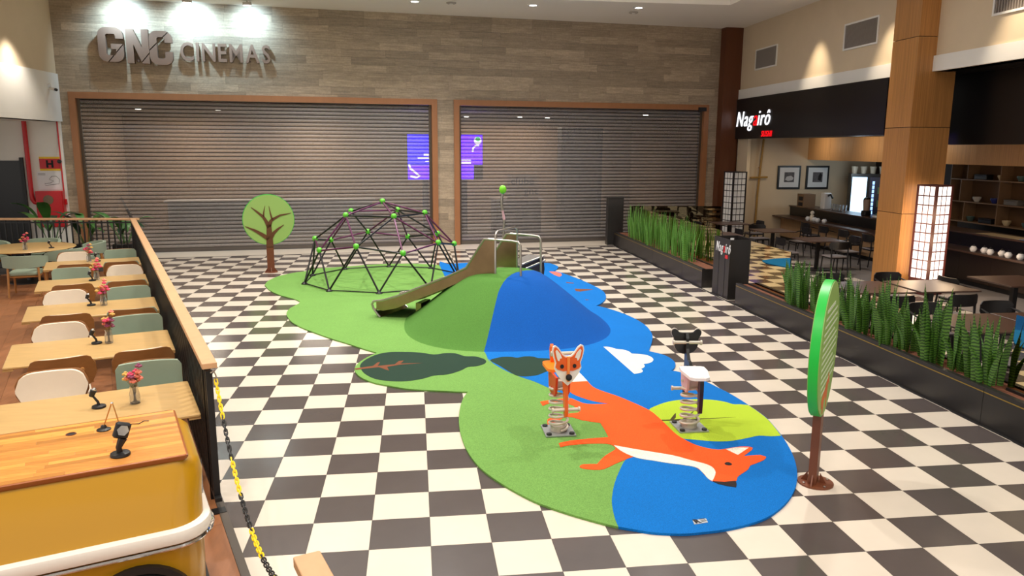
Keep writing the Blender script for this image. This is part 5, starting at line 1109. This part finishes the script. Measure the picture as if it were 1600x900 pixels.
# items along the counter top (z = 1.096)
def item(name, label, cat, x, y, z, parts, group=None):
    t = thing(name, label, cat, TR(x, y, z), group)
    for nm_, mb_, m_, sm_ in parts: obj(nm_, mb_, m_, t, sm_)
zc = 1.0965
m_box = mat('box_brown', (120, 92, 66), .6)
item('wooden_box', 'brown wooden dispenser box at the far end of the counter', 'box', 8.55, 16.0, zc, [('body', MB().rbox(-.2, .2, -.2, .2, 0, .42, .01), m_box, False), ('slot', MB().box(-.205, -.2, -.15, .1, .05, .16), m_ink, False), ('slot', MB().box(-.205, -.2, -.15, .1, .22, .34), m_ink, False)])
item('coffee_maker', 'white coffee machine with black spout on the counter', 'machine', 8.75, 15.2, zc, [('body', MB().rbox(-.12, .12, -.12, .12, 0, .5, .04), m_lw, True), ('spout', MB().tube([(.0, -.12, .42), (0, -.25, .46), (0, -.36, .36)], .03, 8), m_black, True)])
for k in range(5): item('drinking_glass', 'clear glass beside the coffee machine, ' + ORD[k] + ' from it', 'glass', 8.72, 14.75 - k * .17, zc, [('cup', MB().lathe([(.03, 0), (.042, .2), (.039, .2), (.028, .01), (.001, .01)], n=14), m_glass, True), ('base', MB().lathe([(.03, 0), (.03, .01), (.001, .012)], n=14), m_lw, False)], 'glasses on the counter')
item('blender', 'black topped blender on the counter before the fridge', 'blender', 8.7, 13.0, zc, [('jar', MB().lathe([(.08, .12), (.1, .42), (.09, .45)], n=16), mat('jar_tan', (150, 122, 100), .4), True), ('base', MB().rbox(-.1, .1, -.1, .1, 0, .14, .03), m_black, False), ('lid', MB().lathe([(.1, .45), (.06, .5), (.001, .51)], n=16), m_black, True)])
item('sugar_tray', 'tray of small sachets on the counter near the column', 'tray', 8.7, 12.3, zc, [('tray', MB().rbox(-.16, .16, -.16, .16, 0, .05, .02), m_lw, False), ('sachets', MB().ball((0, 0, .08), .11, 6, .6), mat('sachet', (200, 160, 150), .7), True)])
item('paper_mat', 'sheet of pale paper on the counter beside the column', 'paper', 8.7, 11.2, zc, [('sheet', MB().box(-.2, .2, -.5, .5, 0, .004), m_paper, False), ('fold', MB().box(-.1, .1, -.4, -.2, .004, .008), m_lw, False)])
item('menu_sheet', 'cream menu sheet on the counter to the side of the lantern', 'paper', 8.75, 8.0, zc, [('sheet', MB().box(-.2, .2, -.6, .6, 0, .004), mat('cream_sheet', (214, 186, 140), .7), False), ('band', MB().box(-.2, .2, -.75, -.6, 0, .005), mat('blue_sheet', (150, 170, 220), .6), False)])
def jar(label, x, y, z, s=1., grp=None): item('sauce_pot', label, 'pot', x, y, z, [('body', MB().lathe([(.001, 0), (.05 * s, 0), (.085 * s, .05 * s), (.085 * s, .09 * s), (.05 * s, .14 * s), (.03 * s, .15 * s), (.001, .15 * s)], n=18), m_lw, True), ('lid', MB().lathe([(.045 * s, .14 * s), (.03 * s, .165 * s), (.012 * s, .17 * s), (.012 * s, .19 * s), (.001, .195 * s)], n=12), m_black, True)], grp)
for k in range(4): jar('round white sauce pot on the far counter ledge, ' + ORD[k] + ' from the wall', 8.05 + .05 * (k % 2), 14.9 - k * .28, .787, .85, 'sauce pots on the far ledge')
item('lucky_figurine', 'small cream figurine on the far counter ledge', 'figurine', 8.15, 14.85, .96, [('body', MB().lathe([(.001, -.17), (.06, -.17), (.07, -.1), (.05, 0), (.001, .02)], n=14), m_ivory, True), ('head', MB().ball((0, 0, .06), .06), m_ivory, True)])
for k in range(6): jar('round white sauce pot on the near counter ledge, ' + ORD[k] + ' from the lantern', 8.0 + .06 * (k % 2), 7.95 - k * .24, .787, .82, 'sauce pots on the near ledge')
# ---- wall shelves behind the counter
sh = thing('crockery_rack', 'brown open shelving with crockery behind the counter', 'shelf', TR(10.7, 9.3, 1.02))
m_sh = mat('shelf_wood', (128, 98, 70), .6, var=.1, vscale=6); m_shb = mat('shelf_back', (92, 64, 38), .7)
obj('back_panel', MB().box(.33, .36, -5.2, 3.1, 0, 1.56), m_shb, sh)
for z in (0, .52, 1.1, 1.53): obj('shelf_board', MB().box(0, .33, -5.2, 3.1, z, z + .03), m_sh, sh)
for q, (z0, z1, of) in enumerate(((.03, .52, 0), (.55, 1.1, .6), (1.13, 1.53, .2))):
    y = -5.2
    while y < 3.12: obj('divider', MB().box(0, .33, y, y + .03, z0, z1), m_sh, sh); y += 1.15 + .2 * ((q + int(y * 3)) % 2)
for e_ in (-5.2, 3.07): obj('side_board', MB().box(.0, .33, e_ - (.03 if e_ < 0 else -.03), e_ + (0 if e_ < 0 else .06), -1.01, 1.56), m_sh, sh)
rnd = random.Random(3); names = ['teal bowl', 'white teapot', 'dark lacquer box', 'blue cup', 'cream jug', 'grey dish']; cols = [(70, 92, 92), (214, 206, 196), (26, 22, 24), (40, 48, 120), (206, 186, 150), (120, 116, 112)]
lev = ['lower', 'middle', 'upper']
for q, z in enumerate((.03, .55, 1.13)):
    for k in range(5):
        n_ = (k * 2 + q) % 6; y = 2.4 - k * .62 - .15 * q; c_ = mat('crock_%d' % n_, cols[n_], .4)
        if n_ in (2, 5): ps = [('body', MB().rbox(-.1, .1, -.22, .22, 0, .1, .02), c_, False), ('lid', MB().rbox(-.105, .105, -.225, .225, .1, .13, .02), c_, False)]
        else: ps = [('bowl', MB().lathe([(.001, 0), (.05, 0), (.1, .09), (.1, .13), (.09, .13), (.05, .02), (.001, .02)], n=16), c_, True), ('foot', MB().lathe([(.05, 0), (.055, .01), (.045, .02)], n=12), c_, False)]
        item('crockery', f'{names[n_]} on the {lev[q]} wall shelf, {ORD[k]} from its column end', 'crockery', 10.84, 9.3 + y, 1.02 + z, ps)
